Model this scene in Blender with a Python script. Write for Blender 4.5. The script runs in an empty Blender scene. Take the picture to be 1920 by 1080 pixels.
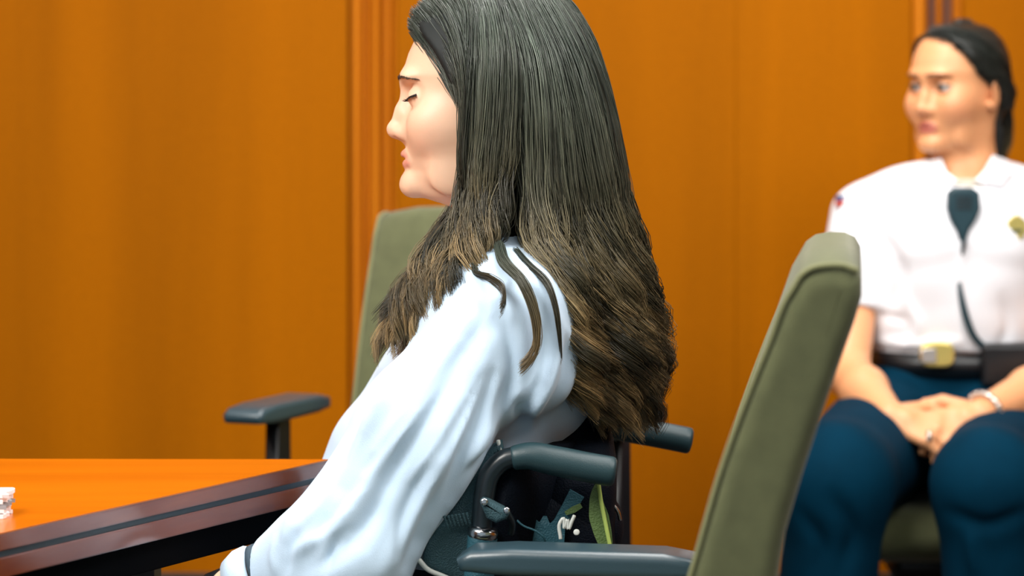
import bpy, bmesh, math, random
import numpy as np
from mathutils import Vector, Matrix
random.seed(7); rng = np.random.default_rng(7)
S = bpy.context.scene
COL = S.collection
# ------------------------------------------------------------------ camera, world, lights
FPX = 5120.0; HC = 1.19; HY = 170.0
cam = bpy.data.cameras.new('camera'); camo = bpy.data.objects.new('camera', cam); COL.objects.link(camo)
camo.location = (0, 0, HC); camo.rotation_euler = (math.pi/2, 0, 0)
cam.sensor_width = 36; cam.lens = 36*FPX/1920
cam.shift_y = -(540-HY)/1920
cam.dof.use_dof = True; cam.dof.focus_distance = 3.08; cam.dof.aperture_fstop = 4.2
cam.clip_start = 0.05
S.camera = camo
S.view_settings.view_transform = 'Standard'; S.view_settings.look = 'None'
S.view_settings.gamma = 1; S.view_settings.use_curve_mapping = False
S.view_settings.exposure = 0.04
W = bpy.data.worlds.new('world'); S.world = W; W.use_nodes = True
W.node_tree.nodes['Background'].inputs[0].default_value = (0.80, 0.92, 1.0, 1)
W.node_tree.nodes['Background'].inputs[1].default_value = 0.48

def area(name, loc, target, size, power, col):
    l = bpy.data.lights.new(name, 'AREA'); l.shape = 'RECTANGLE'; l.size = size[0]; l.size_y = size[1]
    l.energy = power; l.color = col
    o = bpy.data.objects.new(name, l); COL.objects.link(o); o.location = loc
    d = Vector(target)-Vector(loc); o.rotation_euler = d.to_track_quat('-Z', 'Y').to_euler()
    return o
area('ceiling_light_key', (-1.5, 1.5, 2.6), (-0.1, 3.2, 0.9), (1.3, 1.0), 86, (1.0, 0.97, 0.92))
area('ceiling_light_rear', (0.2, 3.7, 2.8), (0.1, 3.7, 0), (2.4, 0.9), 55, (1.0, 0.98, 0.95))
area('ceiling_light_front', (1.5, 2.4, 2.8), (1.2, 4.8, 0.9), (1.4, 1.2), 60, (1.0, 0.97, 0.93))

def px(x, y, D):
    return np.array([(x-960.0)*D/FPX, D, HC-(y-HY)*D/FPX])
DM = 3.2
def wp(x, y, w=0.0):            # a point of the seated woman: w = metres from her mid-plane towards her left
    return px(x, y, DM-w)

# ------------------------------------------------------------------ materials
def s2l(c):
    return tuple((v/12.92 if v <= 0.04045 else ((v+0.055)/1.055)**2.4) for v in [k/255.0 for k in c])
def mat(name, rgb, rough=0.5, metal=0.0, spec=0.5, bump=None, vary=None, attr=None, sss=0, sheen=0, coat=0, wood=None, scale_obj=True):
    m = bpy.data.materials.new(name); m.use_nodes = True
    nt = m.node_tree; b = nt.nodes['Principled BSDF']
    c = s2l(rgb)
    b.inputs['Base Color'].default_value = (*c, 1); b.inputs['Roughness'].default_value = rough
    b.inputs['Metallic'].default_value = metal; b.inputs['Specular IOR Level'].default_value = spec
    if coat: b.inputs['Coat Weight'].default_value = coat; b.inputs['Coat Roughness'].default_value = 0.12
    if sheen: b.inputs['Sheen Weight'].default_value = sheen
    if sss:
        b.inputs['Subsurface Weight'].default_value = sss; b.inputs['Subsurface Radius'].default_value = (1, .35, .2)
        b.inputs['Subsurface Scale'].default_value = 0.008
    tc = nt.nodes.new('ShaderNodeTexCoord')
    colsock = None
    if attr:
        a = nt.nodes.new('ShaderNodeAttribute'); a.attribute_name = attr; colsock = a.outputs['Color']
    if wood:
        mp = nt.nodes.new('ShaderNodeMapping'); mp.inputs['Scale'].default_value = wood['scale']
        nt.links.new(tc.outputs['Object'], mp.inputs[0])
        n = nt.nodes.new('ShaderNodeTexNoise'); n.inputs['Scale'].default_value = wood.get('f', 3); n.inputs['Detail'].default_value = 6
        n.inputs['Distortion'].default_value = 0.4
        nt.links.new(mp.outputs[0], n.inputs['Vector'])
        r = nt.nodes.new('ShaderNodeValToRGB'); cols = wood['cols']
        r.color_ramp.elements[0].position = 0.3; r.color_ramp.elements[1].position = 0.7
        r.color_ramp.elements[0].color = (*s2l(cols[0]), 1); r.color_ramp.elements[1].color = (*s2l(cols[-1]), 1)
        if len(cols) == 3:
            e = r.color_ramp.elements.new(0.5); e.color = (*s2l(cols[1]), 1)
        nt.links.new(n.outputs['Fac'], r.inputs[0]); colsock = r.outputs[0]
    if vary:
        n = nt.nodes.new('ShaderNodeTexNoise'); n.inputs['Scale'].default_value = vary[0]; n.inputs['Detail'].default_value = 4
        nt.links.new(tc.outputs['Object'], n.inputs['Vector'])
        mr = nt.nodes.new('ShaderNodeMapRange'); mr.inputs[1].default_value = .3; mr.inputs[2].default_value = .7
        mr.inputs[3].default_value = 1-vary[1]; mr.inputs[4].default_value = 1+vary[1]
        nt.links.new(n.outputs['Fac'], mr.inputs[0])
        mx = nt.nodes.new('ShaderNodeVectorMath'); mx.operation = 'SCALE'
        if colsock: nt.links.new(colsock, mx.inputs[0])
        else: mx.inputs[0].default_value = c
        nt.links.new(mr.outputs[0], mx.inputs['Scale']); colsock = mx.outputs[0]
    if colsock: nt.links.new(colsock, b.inputs['Base Color'])
    if bump:
        kind, sc, st = bump
        if kind == 'weave':
            t = nt.nodes.new('ShaderNodeTexVoronoi'); t.inputs['Scale'].default_value = sc; out = t.outputs['Distance']
        else:
            t = nt.nodes.new('ShaderNodeTexNoise'); t.inputs['Scale'].default_value = sc; t.inputs['Detail'].default_value = 5; out = t.outputs['Fac']
        if kind == 'knit':
            mp = nt.nodes.new('ShaderNodeMapping'); mp.inputs['Scale'].default_value = (1, 1, 4); nt.links.new(tc.outputs['Object'], mp.inputs[0]); nt.links.new(mp.outputs[0], t.inputs['Vector'])
        else: nt.links.new(tc.outputs['Object'], t.inputs['Vector'])
        bp = nt.nodes.new('ShaderNodeBump'); bp.inputs['Strength'].default_value = st; bp.inputs['Distance'].default_value = 0.002
        nt.links.new(out, bp.inputs['Height']); nt.links.new(bp.outputs[0], b.inputs['Normal'])
    return m
M = {}
M['wall'] = mat('wall_veneer', (170, 98, 4), 0.6, spec=.05, wood=dict(scale=(1.6, 1, .10), f=2.2, cols=[(152, 86, 0), (165, 94, 0), (178, 102, 0)]), vary=(60, .03))
M['walltrim'] = mat('wall_moulding', (200, 122, 40), 0.5, spec=.1, wood=dict(scale=(9, 1, .3), f=2.5, cols=[(172, 94, 6), (200, 118, 22)]))
M['walldark'] = mat('wall_groove', (96, 50, 20), 0.6)
M['tabletop'] = mat('table_top_veneer', (236, 130, 30), 0.25, spec=.4, coat=.1, wood=dict(scale=(.5, 5, 1), f=3, cols=[(186, 93, 2), (204, 108, 6)]))
M['tableedge'] = mat('table_edge_wood', (132, 78, 46), 0.22, spec=.7, coat=.8, wood=dict(scale=(2, 2, 14), f=3, cols=[(112, 46, 12), (134, 64, 26)]))
M['black'] = mat('black_plastic', (10, 15, 20), 0.45)
M['groove'] = mat('dark_rubber_groove', (48, 60, 66), 0.4)
M['carpet'] = mat('carpet', (52, 50, 50), 0.95, bump=('noise', 300, .5), vary=(80, .2))
M['ceil'] = mat('ceiling_tile', (225, 225, 220), 0.9)
M['chairfab'] = mat('olive_knit', (92, 96, 66), 0.9, spec=.2, sheen=.25, bump=('knit', 260, .35), vary=(45, .10))
M['chairpipe'] = mat('olive_piping', (118, 120, 80), 0.8, sheen=.2, bump=('noise', 500, .3))
M['armpad'] = mat('armrest_rubber', (44, 68, 78), 0.34, spec=.8, bump=('noise', 900, .1))
M['tube'] = mat('wheelchair_tube', (22, 34, 40), 0.3, spec=.6)
M['grip'] = mat('rubber_grip', (34, 60, 66), 0.42, spec=.5, bump=('noise', 700, .15))
M['uphol'] = mat('wheelchair_upholstery', (38, 70, 78), 0.75, bump=('weave', 700, .5), vary=(30, .15))
M['piping'] = mat('pale_piping', (205, 210, 205), 0.4)
M['chrome'] = mat('chrome', (190, 195, 200), 0.2, metal=1)
M['bag'] = mat('black_nylon', (2, 9, 20), 0.7, spec=.12, bump=('weave', 500, .3))
M['bagteal'] = mat('teal_nylon', (36, 84, 98), 0.6, bump=('weave', 500, .3))
M['green'] = mat('olive_green_strap', (88, 112, 62), 0.6, bump=('weave', 500, .3))
M['greenlight'] = mat('lime_strap_edge', (168, 190, 100), 0.5)
M['skinw'] = mat('skin_fair', (238, 196, 164), 0.45, spec=.4, attr='Col', sss=.12, bump=('noise', 500, .05))
M['skino'] = mat('skin_tan', (232, 168, 120), 0.42, spec=.45, attr='Col', sss=.1)
M['hairw'] = mat('hair_strands', (60, 54, 42), 0.36, spec=.55, attr='Col')
M['haircore'] = mat('hair_under', (24, 30, 30), 0.6, spec=.3)
M['hairo'] = mat('hair_black', (26, 30, 28), 0.38, spec=.5, attr='Col')
M['shirtw'] = mat('blue_cotton', (200, 224, 246), 0.75, spec=.2, sheen=.2, bump=('weave', 900, .12))
M['shirtgap'] = mat('cuff_gap', (54, 74, 88), 0.8)
M['shirto'] = mat('white_uniform_cotton', (240, 242, 248), 0.7, spec=.2)
M['under'] = mat('grey_undershirt', (196, 190, 176), 0.8)
M['navy'] = mat('navy_trousers', (0, 42, 62), 0.85, spec=.06, sheen=.0, vary=(12, .15))
M['navyw'] = mat('dark_blue_trousers', (14, 34, 52), 0.8)
M['belt'] = mat('black_leather', (14, 18, 22), 0.35)
M['gold'] = mat('brass', (226, 206, 120), 0.3, metal=.7)
M['silver'] = mat('silver', (225, 215, 205), 0.25, metal=.8)
M['mic'] = mat('radio_plastic', (22, 56, 66), 0.5)
M['paper'] = mat('paper', (244, 244, 246), 0.7)
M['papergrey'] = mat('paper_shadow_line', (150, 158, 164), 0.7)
M['lash'] = mat('lash', (20, 14, 14), 0.5)
M['darkwood'] = mat('black_stained_wood', (6, 8, 12), 0.9, spec=.05)  # near-black colour paints in the shade on the apron under the table edge
M['brow'] = mat('brow_hair', (74, 56, 42), 0.7)
M['eye'] = mat('eyeball', (205, 200, 195), 0.15)
M['iris'] = mat('iris', (46, 40, 30), 0.15)
M['lamp'] = mat('lamp', (255, 255, 255), .5)
M['lamp'].node_tree.nodes['Principled BSDF'].inputs['Emission Color'].default_value = (1, .97, .92, 1)
M['lamp'].node_tree.nodes['Principled BSDF'].inputs['Emission Strength'].default_value = 4
M['patchblue'] = mat('patch_blue', (40, 70, 120), .7); M['patchred'] = mat('patch_red', (190, 70, 50), .7)

# ------------------------------------------------------------------ object helpers
def link(name, me, m, parent=None, smooth=True, kind=None):
    o = bpy.data.objects.new(name, me); COL.objects.link(o)
    if m is not None and not me.materials: me.materials.append(m)
    if smooth: me.shade_smooth()
    if parent is not None: o.parent = parent
    if kind: o['kind'] = kind
    return o
def mesh(name, V, F, m, parent=None, smooth=True, kind=None):
    me = bpy.data.meshes.new(name)
    if parent is not None:
        off = parent_off(parent); V = np.asarray(V, float)-off
    me.from_pydata([tuple(v) for v in V], [], [tuple(int(i) for i in f) for f in F]); me.update()
    return link(name, me, m, parent, smooth, kind)
def parent_off(p):
    o = np.zeros(3)
    while p is not None:
        o += np.array(p.location); p = p.parent
    return o
def thing(name, label, cat, loc=(0, 0, 0), group=None):
    o = bpy.data.objects.new(name, None); COL.objects.link(o); o.location = loc; o.empty_display_size = .1
    o['label'] = label; o['category'] = cat
    if group: o['group'] = group
    return o
def npmesh(name, V, F, m, parent=None, cols=None, kind=None):
    """fast mesh from numpy: F (n,k)"""
    me = bpy.data.meshes.new(name)
    V = np.asarray(V, np.float32)
    if parent is not None: V = V-parent_off(parent).astype(np.float32)
    k = F.shape[1]
    me.vertices.add(len(V)); me.vertices.foreach_set('co', V.ravel())
    me.loops.add(F.size); me.loops.foreach_set('vertex_index', F.ravel().astype(np.int32))
    me.polygons.add(len(F)); me.polygons.foreach_set('loop_start', np.arange(0, F.size, k, dtype=np.int32))
    me.polygons.foreach_set('loop_total', np.full(len(F), k, np.int32))
    me.update(calc_edges=True); me.validate()
    if cols is not None:
        a = me.color_attributes.new('Col', 'FLOAT_COLOR', 'POINT')
        c = np.ones((len(V), 4), np.float32); c[:, :3] = cols; a.data.foreach_set('color', c.ravel())
    return link(name, me, m, parent, True, kind)
def box(name, lo, hi, m, parent=None, bev=0.0, kind=None):
    bm = bmesh.new(); bmesh.ops.create_cube(bm, size=1)
    lo = np.array(lo, float); hi = np.array(hi, float); off = parent_off(parent) if parent is not None else 0
    c = (lo+hi)/2-off; s = hi-lo
    for v in bm.verts: v.co = Vector(c+np.array(v.co)*s)
    if bev: bmesh.ops.bevel(bm, geom=bm.edges[:], offset=bev, segments=3, profile=.5, affect='EDGES')
    me = bpy.data.meshes.new(name); bm.to_mesh(me); bm.free()
    return link(name, me, m, parent, False, kind)
def catmull(P, n):
    P = np.asarray(P, float)
    d = np.r_[0, np.cumsum(np.linalg.norm(np.diff(P, axis=0), axis=1))]; d = np.maximum.accumulate(d+np.arange(len(d))*1e-9)
    t = np.linspace(0, d[-1], n); out = np.empty((n, P.shape[1]))
    m = np.gradient(P, d, axis=0) if len(P) > 2 else np.repeat((P[1:]-P[:1])/d[-1], 2, 0)
    k = np.clip(np.searchsorted(d, t, 'right')-1, 0, len(P)-2)
    h = (d[k+1]-d[k])[:, None]; s = ((t-d[k])/(d[k+1]-d[k]))[:, None]
    out = (2*s**3-3*s**2+1)*P[k]+(s**3-2*s**2+s)*h*m[k]+(-2*s**3+3*s**2)*P[k+1]+(s**3-s**2)*h*m[k+1]
    return out
def tube(name, pts, r, m, parent=None, n=None, seg=14, caps=True, flat=None):
    """swept tube; r scalar or list; flat=(fy) squashes"""
    pts = np.asarray(pts, float); n = n or max(2, (len(pts)-1)*6+1)
    C = catmull(pts, n) if len(pts) > 2 else np.linspace(pts[0], pts[1], n)
    R = np.interp(np.linspace(0, 1, n), np.linspace(0, 1, np.size(r)), np.atleast_1d(r)) if np.size(r) > 1 else np.full(n, float(r))
    if caps:   # rounded ends
        T0 = (C[1]-C[0]); T0 /= np.linalg.norm(T0); T1 = (C[-1]-C[-2]); T1 /= np.linalg.norm(T1)
        a = np.array([.02, .4, .75, .93]); b = np.array([.0, .06, .2, .5])
        C = np.vstack([C[0]-T0*R[0]*.35+np.outer(b*.35*R[0], T0)*1.0, C, (C[-1]+T1*R[-1]*.35-np.outer(b*.35*R[-1], T1))[::-1]])
        R = np.r_[R[0]*a, R, (R[-1]*a)[::-1]]
    N = len(C); T = np.gradient(C, axis=0); T /= np.linalg.norm(T, axis=1)[:, None]+1e-12
    up = np.array([0, 1, 0.0]) if abs(T[0, 1]) < .9 else np.array([1.0, 0, 0])
    V = []; prev = np.cross(up, T[0]); prev /= np.linalg.norm(prev)
    th = np.linspace(0, 2*np.pi, seg, endpoint=False)
    for i in range(N):
        u = prev-T[i]*np.dot(prev, T[i]); u /= np.linalg.norm(u); v = np.cross(T[i], u); prev = u
        fu, fv = flat if flat else (1, 1)
        V.append(C[i]+R[i]*(np.outer(np.cos(th)*fu, u)+np.outer(np.sin(th)*fv, v)))
    V = np.vstack(V); F = []
    for i in range(N-1):
        for j in range(seg):
            a = i*seg+j; b = i*seg+(j+1) % seg; F.append((a, b, b+seg, a+seg))
    F.append(tuple(range(seg))[::-1]); F.append(tuple((N-1)*seg+j for j in range(seg)))
    return mesh(name, V, F, m, parent)
def rext(name, poly, y0, y1, r, m, parent=None, xf=None, seg=4, bulge=None, smooth=True):
    """rounded extrusion of a 2-D outline (x,z) between y0 and y1; xf maps (x,y,z)->world"""
    poly = np.asarray(poly, float); n = len(poly)
    A = np.sum(poly[:, 0]*np.roll(poly[:, 1], -1)-np.roll(poly[:, 0], -1)*poly[:, 1])
    if A < 0: poly = poly[::-1]
    e = np.roll(poly, -1, 0)-poly; e /= np.linalg.norm(e, axis=1)[:, None]+1e-12
    nrm = np.c_[e[:, 1], -e[:, 0]]; vn = nrm+np.roll(nrm, 1, 0); vn /= np.maximum(np.linalg.norm(vn, axis=1)[:, None], .5)
    rings = []
    rings.append((y0, r*1.25))
    for k in range(seg, -1, -1):
        a = k/seg*math.pi/2; rings.append((y0+r*(1-math.sin(a)), r*(1-math.cos(a))))
    nm = 8 if bulge else 1
    for k in range(1, nm): rings.append((y0+r+(y1-y0-2*r)*k/nm, 0))
    for k in range(seg+1):
        a = k/seg*math.pi/2; rings.append((y1-r*(1-math.sin(a)), r*(1-math.cos(a))))
    rings.append((y1, r*1.25))
    V = []
    for yy, ins in rings:
        p = poly-vn*ins
        if bulge: p = bulge(p, (yy-y0)/(y1-y0))
        V += [(q[0], yy, q[1]) for q in p]
    F = []
    for i in range(len(rings)-1):
        for j in range(n):
            a = i*n+j; b = i*n+(j+1) % n; F.append((a, b, b+n, a+n))
    F.append(tuple(range(n))[::-1]); F.append(tuple((len(rings)-1)*n+j for j in range(n)))
    V = np.array(V)
    if xf: V = xf(V)
    return mesh(name, V, F, m, parent, smooth)

# ------------------------------------------------------------------ signed distance modelling
def sph(c, r): c = np.array(c); return lambda P: np.linalg.norm(P-c, axis=1)-r
def ell(c, r, rot=None):
    c = np.array(c); r = np.array(r, float)
    def f(P):
        q = P-c
        if rot is not None: q = q@rot
        k = np.linalg.norm(q/r, axis=1); k2 = np.linalg.norm(q/(r*r), axis=1)+1e-9
        return k*(k-1)/k2
    return f
def cone(a, b, r1, r2, sc=None):
    a = np.array(a, float); b = np.array(b, float); s = np.ones(3) if sc is None else np.array(sc, float)
    ab = (b-a)/s; L2 = ab@ab+1e-12
    def f(P):
        q = (P-a)/s; t = np.clip(q@ab/L2, 0, 1)
        return (np.linalg.norm(q-t[:, None]*ab, axis=1)-(r1+(r2-r1)*t))*s.min()
    return f
def chain(pts, rs): return [cone(pts[i], pts[i+1], rs[i], rs[i+1]) for i in range(len(pts)-1)]
def smin(a, b, k):
    h = np.clip(.5+.5*(b-a)/k, 0, 1); return b+(a-b)*h-k*h*(1-h)
def smax(a, b, k): return -smin(-a, -b, k)
def union(fs, k):
    def f(P):
        d = fs[0](P)
        for g in fs[1:]: d = smin(d, g(P), k)
        return d
    return f
def bounded(f, c, r):
    c = np.array(c, float)
    def g(P):
        d = np.linalg.norm(P-c, axis=1)-r; out = d+.02; m_ = d < .03
        if m_.any(): out[m_] = f(P[m_])
        return out
    return g
def surfnet(f, lo, hi, h):
    lo = np.array(lo, float); hi = np.array(hi, float)
    B = 12; nb = np.ceil((hi-lo)/h/B).astype(int); n = nb*B+1
    g = np.full(n, 1.0, np.float32)
    bc = np.stack(np.meshgrid(*[np.arange(k) for k in nb], indexing='ij'), -1).reshape(-1, 3)
    cen = lo+(bc*B+B/2)*h; d = f(cen); act = bc[np.abs(d) < B*h*1.35]
    for b_, d_ in zip(bc[np.abs(d) >= B*h*1.35], d[np.abs(d) >= B*h*1.35]):
        if d_ < 0: i, j, k = b_*B; g[i:i+B+1, j:j+B+1, k:k+B+1] = -1
    loc = np.stack(np.meshgrid(*[np.arange(B+1)]*3, indexing='ij'), -1).reshape(-1, 3)
    CH = 150
    for s in range(0, len(act), CH):
        a = act[s:s+CH]; I = (a[:, None, :]*B+loc[None]).reshape(-1, 3)
        g[I[:, 0], I[:, 1], I[:, 2]] = f(lo+I*h)
    sg = g < 0
    cnt = np.zeros(np.array(n)-1, np.int8)
    for dx in (0, 1):
        for dy in (0, 1):
            for dz in (0, 1):
                cnt += sg[dx:n[0]-1+dx, dy:n[1]-1+dy, dz:n[2]-1+dz]
    cells = np.argwhere((cnt > 0) & (cnt < 8)); idx = np.full(cnt.shape, -1, np.int32)
    idx[cells[:, 0], cells[:, 1], cells[:, 2]] = np.arange(len(cells))
    acc = np.zeros((len(cells), 3)); c_n = np.zeros(len(cells))
    corners = [(x, y, z) for x in (0, 1) for y in (0, 1) for z in (0, 1)]
    for a in corners:
        for ax in range(3):
            if a[ax]: continue
            b = list(a); b[ax] = 1
            A = cells+np.array(a); Bq = cells+np.array(b)
            va = g[A[:, 0], A[:, 1], A[:, 2]]; vb = g[Bq[:, 0], Bq[:, 1], Bq[:, 2]]
            mk = (va < 0) != (vb < 0); t = np.where(mk, va/np.where(mk, va-vb, 1), 0)
            p = np.repeat(np.array([a], float), len(cells), 0); p[:, ax] = t
            acc[mk] += p[mk]; c_n[mk] += 1
    V = lo+(cells+acc/c_n[:, None])*h
    F = []
    for ax in range(3):
        s0 = [slice(1, -1)]*3; s0[ax] = slice(0, -1); s1 = [slice(1, -1)]*3; s1[ax] = slice(1, None)
        A = sg[tuple(s0)]; Bb = sg[tuple(s1)]
        e = np.argwhere(A != Bb)+np.array([0 if k == ax else 1 for k in range(3)])
        fl = sg[e[:, 0], e[:, 1], e[:, 2]]
        o1 = np.zeros(3, int); o2 = np.zeros(3, int); o1[(ax+1) % 3] = 1; o2[(ax+2) % 3] = 1
        q = [e-o1-o2, e-o2, e, e-o1]
        q = np.stack([idx[c[:, 0], c[:, 1], c[:, 2]] for c in q], 1)
        q[~fl] = q[~fl][:, ::-1]; F.append(q)
    F = np.vstack(F); F = F[(F >= 0).all(1)]
    return V, F
def relax(V, F, it=2, lam=.5):
    E = np.vstack([F[:, [0, 1]], F[:, [1, 2]], F[:, [2, 3]], F[:, [3, 0]]])
    for _ in range(it):
        s = np.zeros_like(V); c = np.bincount(E.ravel(), minlength=len(V)).astype(float)
        for k in range(3): s[:, k] = np.bincount(E[:, 0], V[E[:, 1], k], len(V))+np.bincount(E[:, 1], V[E[:, 0], k], len(V))
        V = V+(s/np.maximum(c, 1)[:, None]-V)*lam
    return V
def vnormals(V, F):
    n = np.cross(V[F[:, 2]]-V[F[:, 0]], V[F[:, 3]]-V[F[:, 1]]); out = np.zeros_like(V)
    for k in range(4):
        for j in range(3): out[:, j] += np.bincount(F[:, k], n[:, j], len(V))
    return out/(np.linalg.norm(out, axis=1)[:, None]+1e-12)
def project(V): return np.c_[960+V[:, 0]*FPX/V[:, 1], HY+(HC-V[:, 2])*FPX/V[:, 1]]
def dist_poly(Q, pl):
    pl = np.array(pl, float); d = np.full(len(Q), 1e9); tt = np.zeros(len(Q)); n = len(pl)-1
    for i in range(n):
        a, b = pl[i], pl[i+1]; ab = b-a; t = np.clip((Q-a)@ab/(ab@ab), 0, 1); dd = np.linalg.norm(Q-a-t[:, None]*ab, axis=1)
        mk = dd < d; d[mk] = dd[mk]; tt[mk] = (i+t[mk])/n
    return d, tt
def folds(V, F, lst, facing=(0, -1, 0)):
    """cloth folds: ridges (amp>0) and creases (amp<0) following lines on the side that faces `facing`"""
    N = vnormals(V, F); wgt = np.clip((N@np.array(facing, float))*2.2+.15, 0, 1); Q = project(V); disp = np.zeros(len(V))
    for pl, wd, amp in lst:
        d, t = dist_poly(Q, catmull(pl, 14)); e = np.sin(np.pi*np.clip(t*.9+.05, 0, 1))**.6
        disp += amp*np.exp(-(d/wd)**2)*e
    return V+N*(disp*wgt)[:, None]

# ------------------------------------------------------------------ the head (faces -x, mid-plane y=0, unit metres, local origin at mid-eye skull centre)
HX0, HZ0 = 920.0, 190.0
def hl(x, y, w=0.0): return np.array([(x-HX0)/1600.0, -w, -(y-HZ0)/1600.0])
PROF_F = [(-2, 925), (6, 880), (15, 850), (40, 801), (68, 781), (100, 766), (130, 757), (142, 755), (158, 760), (172, 765), (200, 768), (240, 767), (262, 765), (285, 763), (305, 764), (318, 766), (332, 762), (348, 760), (358, 763), (368, 772), (376, 790), (390, 815)]
PROF_B = [(-2, 945), (6, 985), (20, 1010), (60, 1045), (110, 1062), (160, 1064), (220, 1052), (270, 1020), (310, 985), (350, 960), (390, 950)]
PROF_H = [(-2, .006), (6, .030), (20, .046), (50, .062), (90, .072), (140, .0755), (200, .0735), (240, .070), (280, .063), (310, .055), (335, .046), (355, .039), (370, .036), (390, .030)]
def head_parts(eyes='closed', ear=True, nose=1.0):
    def base(P):
        yy = HZ0-P[:, 2]*1600
        fx = (np.interp(yy, *zip(*PROF_F))-HX0)/1600; bx = (np.interp(yy, *zip(*PROF_B))-HX0)/1600
        hw = np.interp(yy, *zip(*PROF_H)); cx = .012-np.clip((yy-250)/1600, 0, .1)*.25
        dx = P[:, 0]-cx; a = np.where(dx < 0, cx-fx, bx-cx); n = np.where(dx < 0, 2.25, 2.1)
        rho = (np.abs(dx/a)**n+np.abs(P[:, 1]/hw)**n)**(1/n)
        d = (rho-1)*np.minimum(a, hw)
        d = smax(d, P[:, 2]-(HZ0+1)/1600, .008)
        # underside of the jaw: plane rising towards the jaw angle
        jl = np.array([-.22, 0, -.975]); p0 = hl(770, 369)
        d = smax(d, (P-p0)@jl, .014)
        return d
    adds = []
    for s in (1, -1):
        adds += [(ell(hl(818, 236, s*.044), (.026, .018, .022)), .035), (ell(hl(770, 149, s*.020), (.008, .020, .005)), .016),
                 (ell(hl(858, 330, s*.047), (.030, .010, .022)), .02)]
    nb = 1.0*nose
    nose_f = [cone(hl(768, 160), hl(752, 214), .0065, .0070), cone(hl(752, 214), hl(739.5, 241), .0070, .0078*nb), sph(hl(739.5, 243.5), .0077*nb),
              cone(hl(742, 250), hl(762, 259), .0045, .005)]
    for s in (1, -1):
        nose_f += [ell(hl(755, 248, s*.0115), (.0095, .0058, .0072)), cone(hl(756, 205), hl(770, 240, s*.012), .006, .006)]
    adds.append((union(nose_f, .007), .011))
    lips = [chain([hl(758.5, 289.5, 0), hl(760, 288, s*.006), hl(767, 292, s*.015), hl(779, 299, s*.024)], [.0042, .0044, .0036, .0012]) for s in (1, -1)]
    lips2 = [chain([hl(763, 306.5, 0), hl(764, 306.5, s*.008), hl(769, 304, s*.016), hl(779, 300, s*.023)], [.0050, .0050, .0040, .0012]) for s in (1, -1)]
    adds.append((union(sum(lips+lips2, []), .0025), .004))
    adds.append((ell(hl(773, 346), (.0125, .020, .014)), .012))
    if ear:
        for s in (1, -1):
            tl = Matrix.Rotation(.45*s, 3, 'Z'); R = np.array(tl)
            adds.append((ell(hl(915, 203, s*.0845), (.017, .006, .028), R), .006))
            adds.append((ell(hl(908, 238, s*.077), (.008, .005, .009)), .006))
    subs = [(union([cone(hl(777, 298.5, -.022), hl(757, 298, 0), .0008, .0018), cone(hl(757, 298, 0), hl(777, 298.5, .022), .0018, .0008)], .001), .003)]
    for s in (1, -1):
        subs.append((ell(hl(768, 180, s*.033), (.009, .016, .011)), .018))
        subs.append((ell(hl(748.5, 256, s*.0065), (.0048, .0030, .0026)), .0015))
        if ear: subs.append((ell(hl(909, 203, s*.092), (.008, .004, .017)), .006))
    lids = []
    for s in (1, -1):
        if eyes == 'closed':
            lids.append((sph(hl(787, 182, s*.0315), .0132), .006))
        else:
            def lid(P, s=s):
                c = hl(788, 182, s*.0315); d = np.linalg.norm(P-c, axis=1)-.0132; q = P-c
                open_ = np.abs(q[:, 2]+.0002)-.0042+np.abs(q[:, 1])*.12
                return smax(d, -open_, .001)
            lids.append((lid, .0028))
    def f(P):
        d = base(P)
        for g, k in adds: d = smin(d, g(P), k)
        for g, k in subs: d = smax(d, -g(P), k)
        for g, k in lids: d = smin(d, g(P), k)
        return d
    return f, base, union(sum(lips+lips2, []), .0025)
class XF:          # rigid placement of the local head
    def __init__(s, o, rz=0.0, ry=0.0, rx=0.0):
        s.o = np.array(o, float); s.R = np.array((Matrix.Rotation(rz, 3, 'Z')@Matrix.Rotation(rx, 3, 'X')@Matrix.Rotation(ry, 3, 'Y')))
    def to(s, P): return np.asarray(P)@s.R.T+s.o
    def inv(s, P): return (P-s.o)@s.R
def skin_cols(V, L, base_rgb, lip_rgb, lipf, blush, ear_rgb=None):
    c = np.tile(np.array(s2l(base_rgb)), (len(V), 1)); d = lipf(L)
    k = np.clip(1-d/.0016, 0, 1)[:, None]; c = c*(1-k)+np.array(s2l(lip_rgb))*k
    for s in (1, -1):
        b = np.exp(-((np.linalg.norm((L-hl(800, 245, s*.05))/np.array([.03, .03, .024]), axis=1))**2))[:, None]*.35
        c = c*(1-b)+np.array(s2l(blush))*b
    b = np.exp(-((np.linalg.norm((L-hl(738, 246)), axis=1)/.011)**2))[:, None]*.4; c = c*(1-b)+np.array(s2l(blush))*b
    return c

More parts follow.
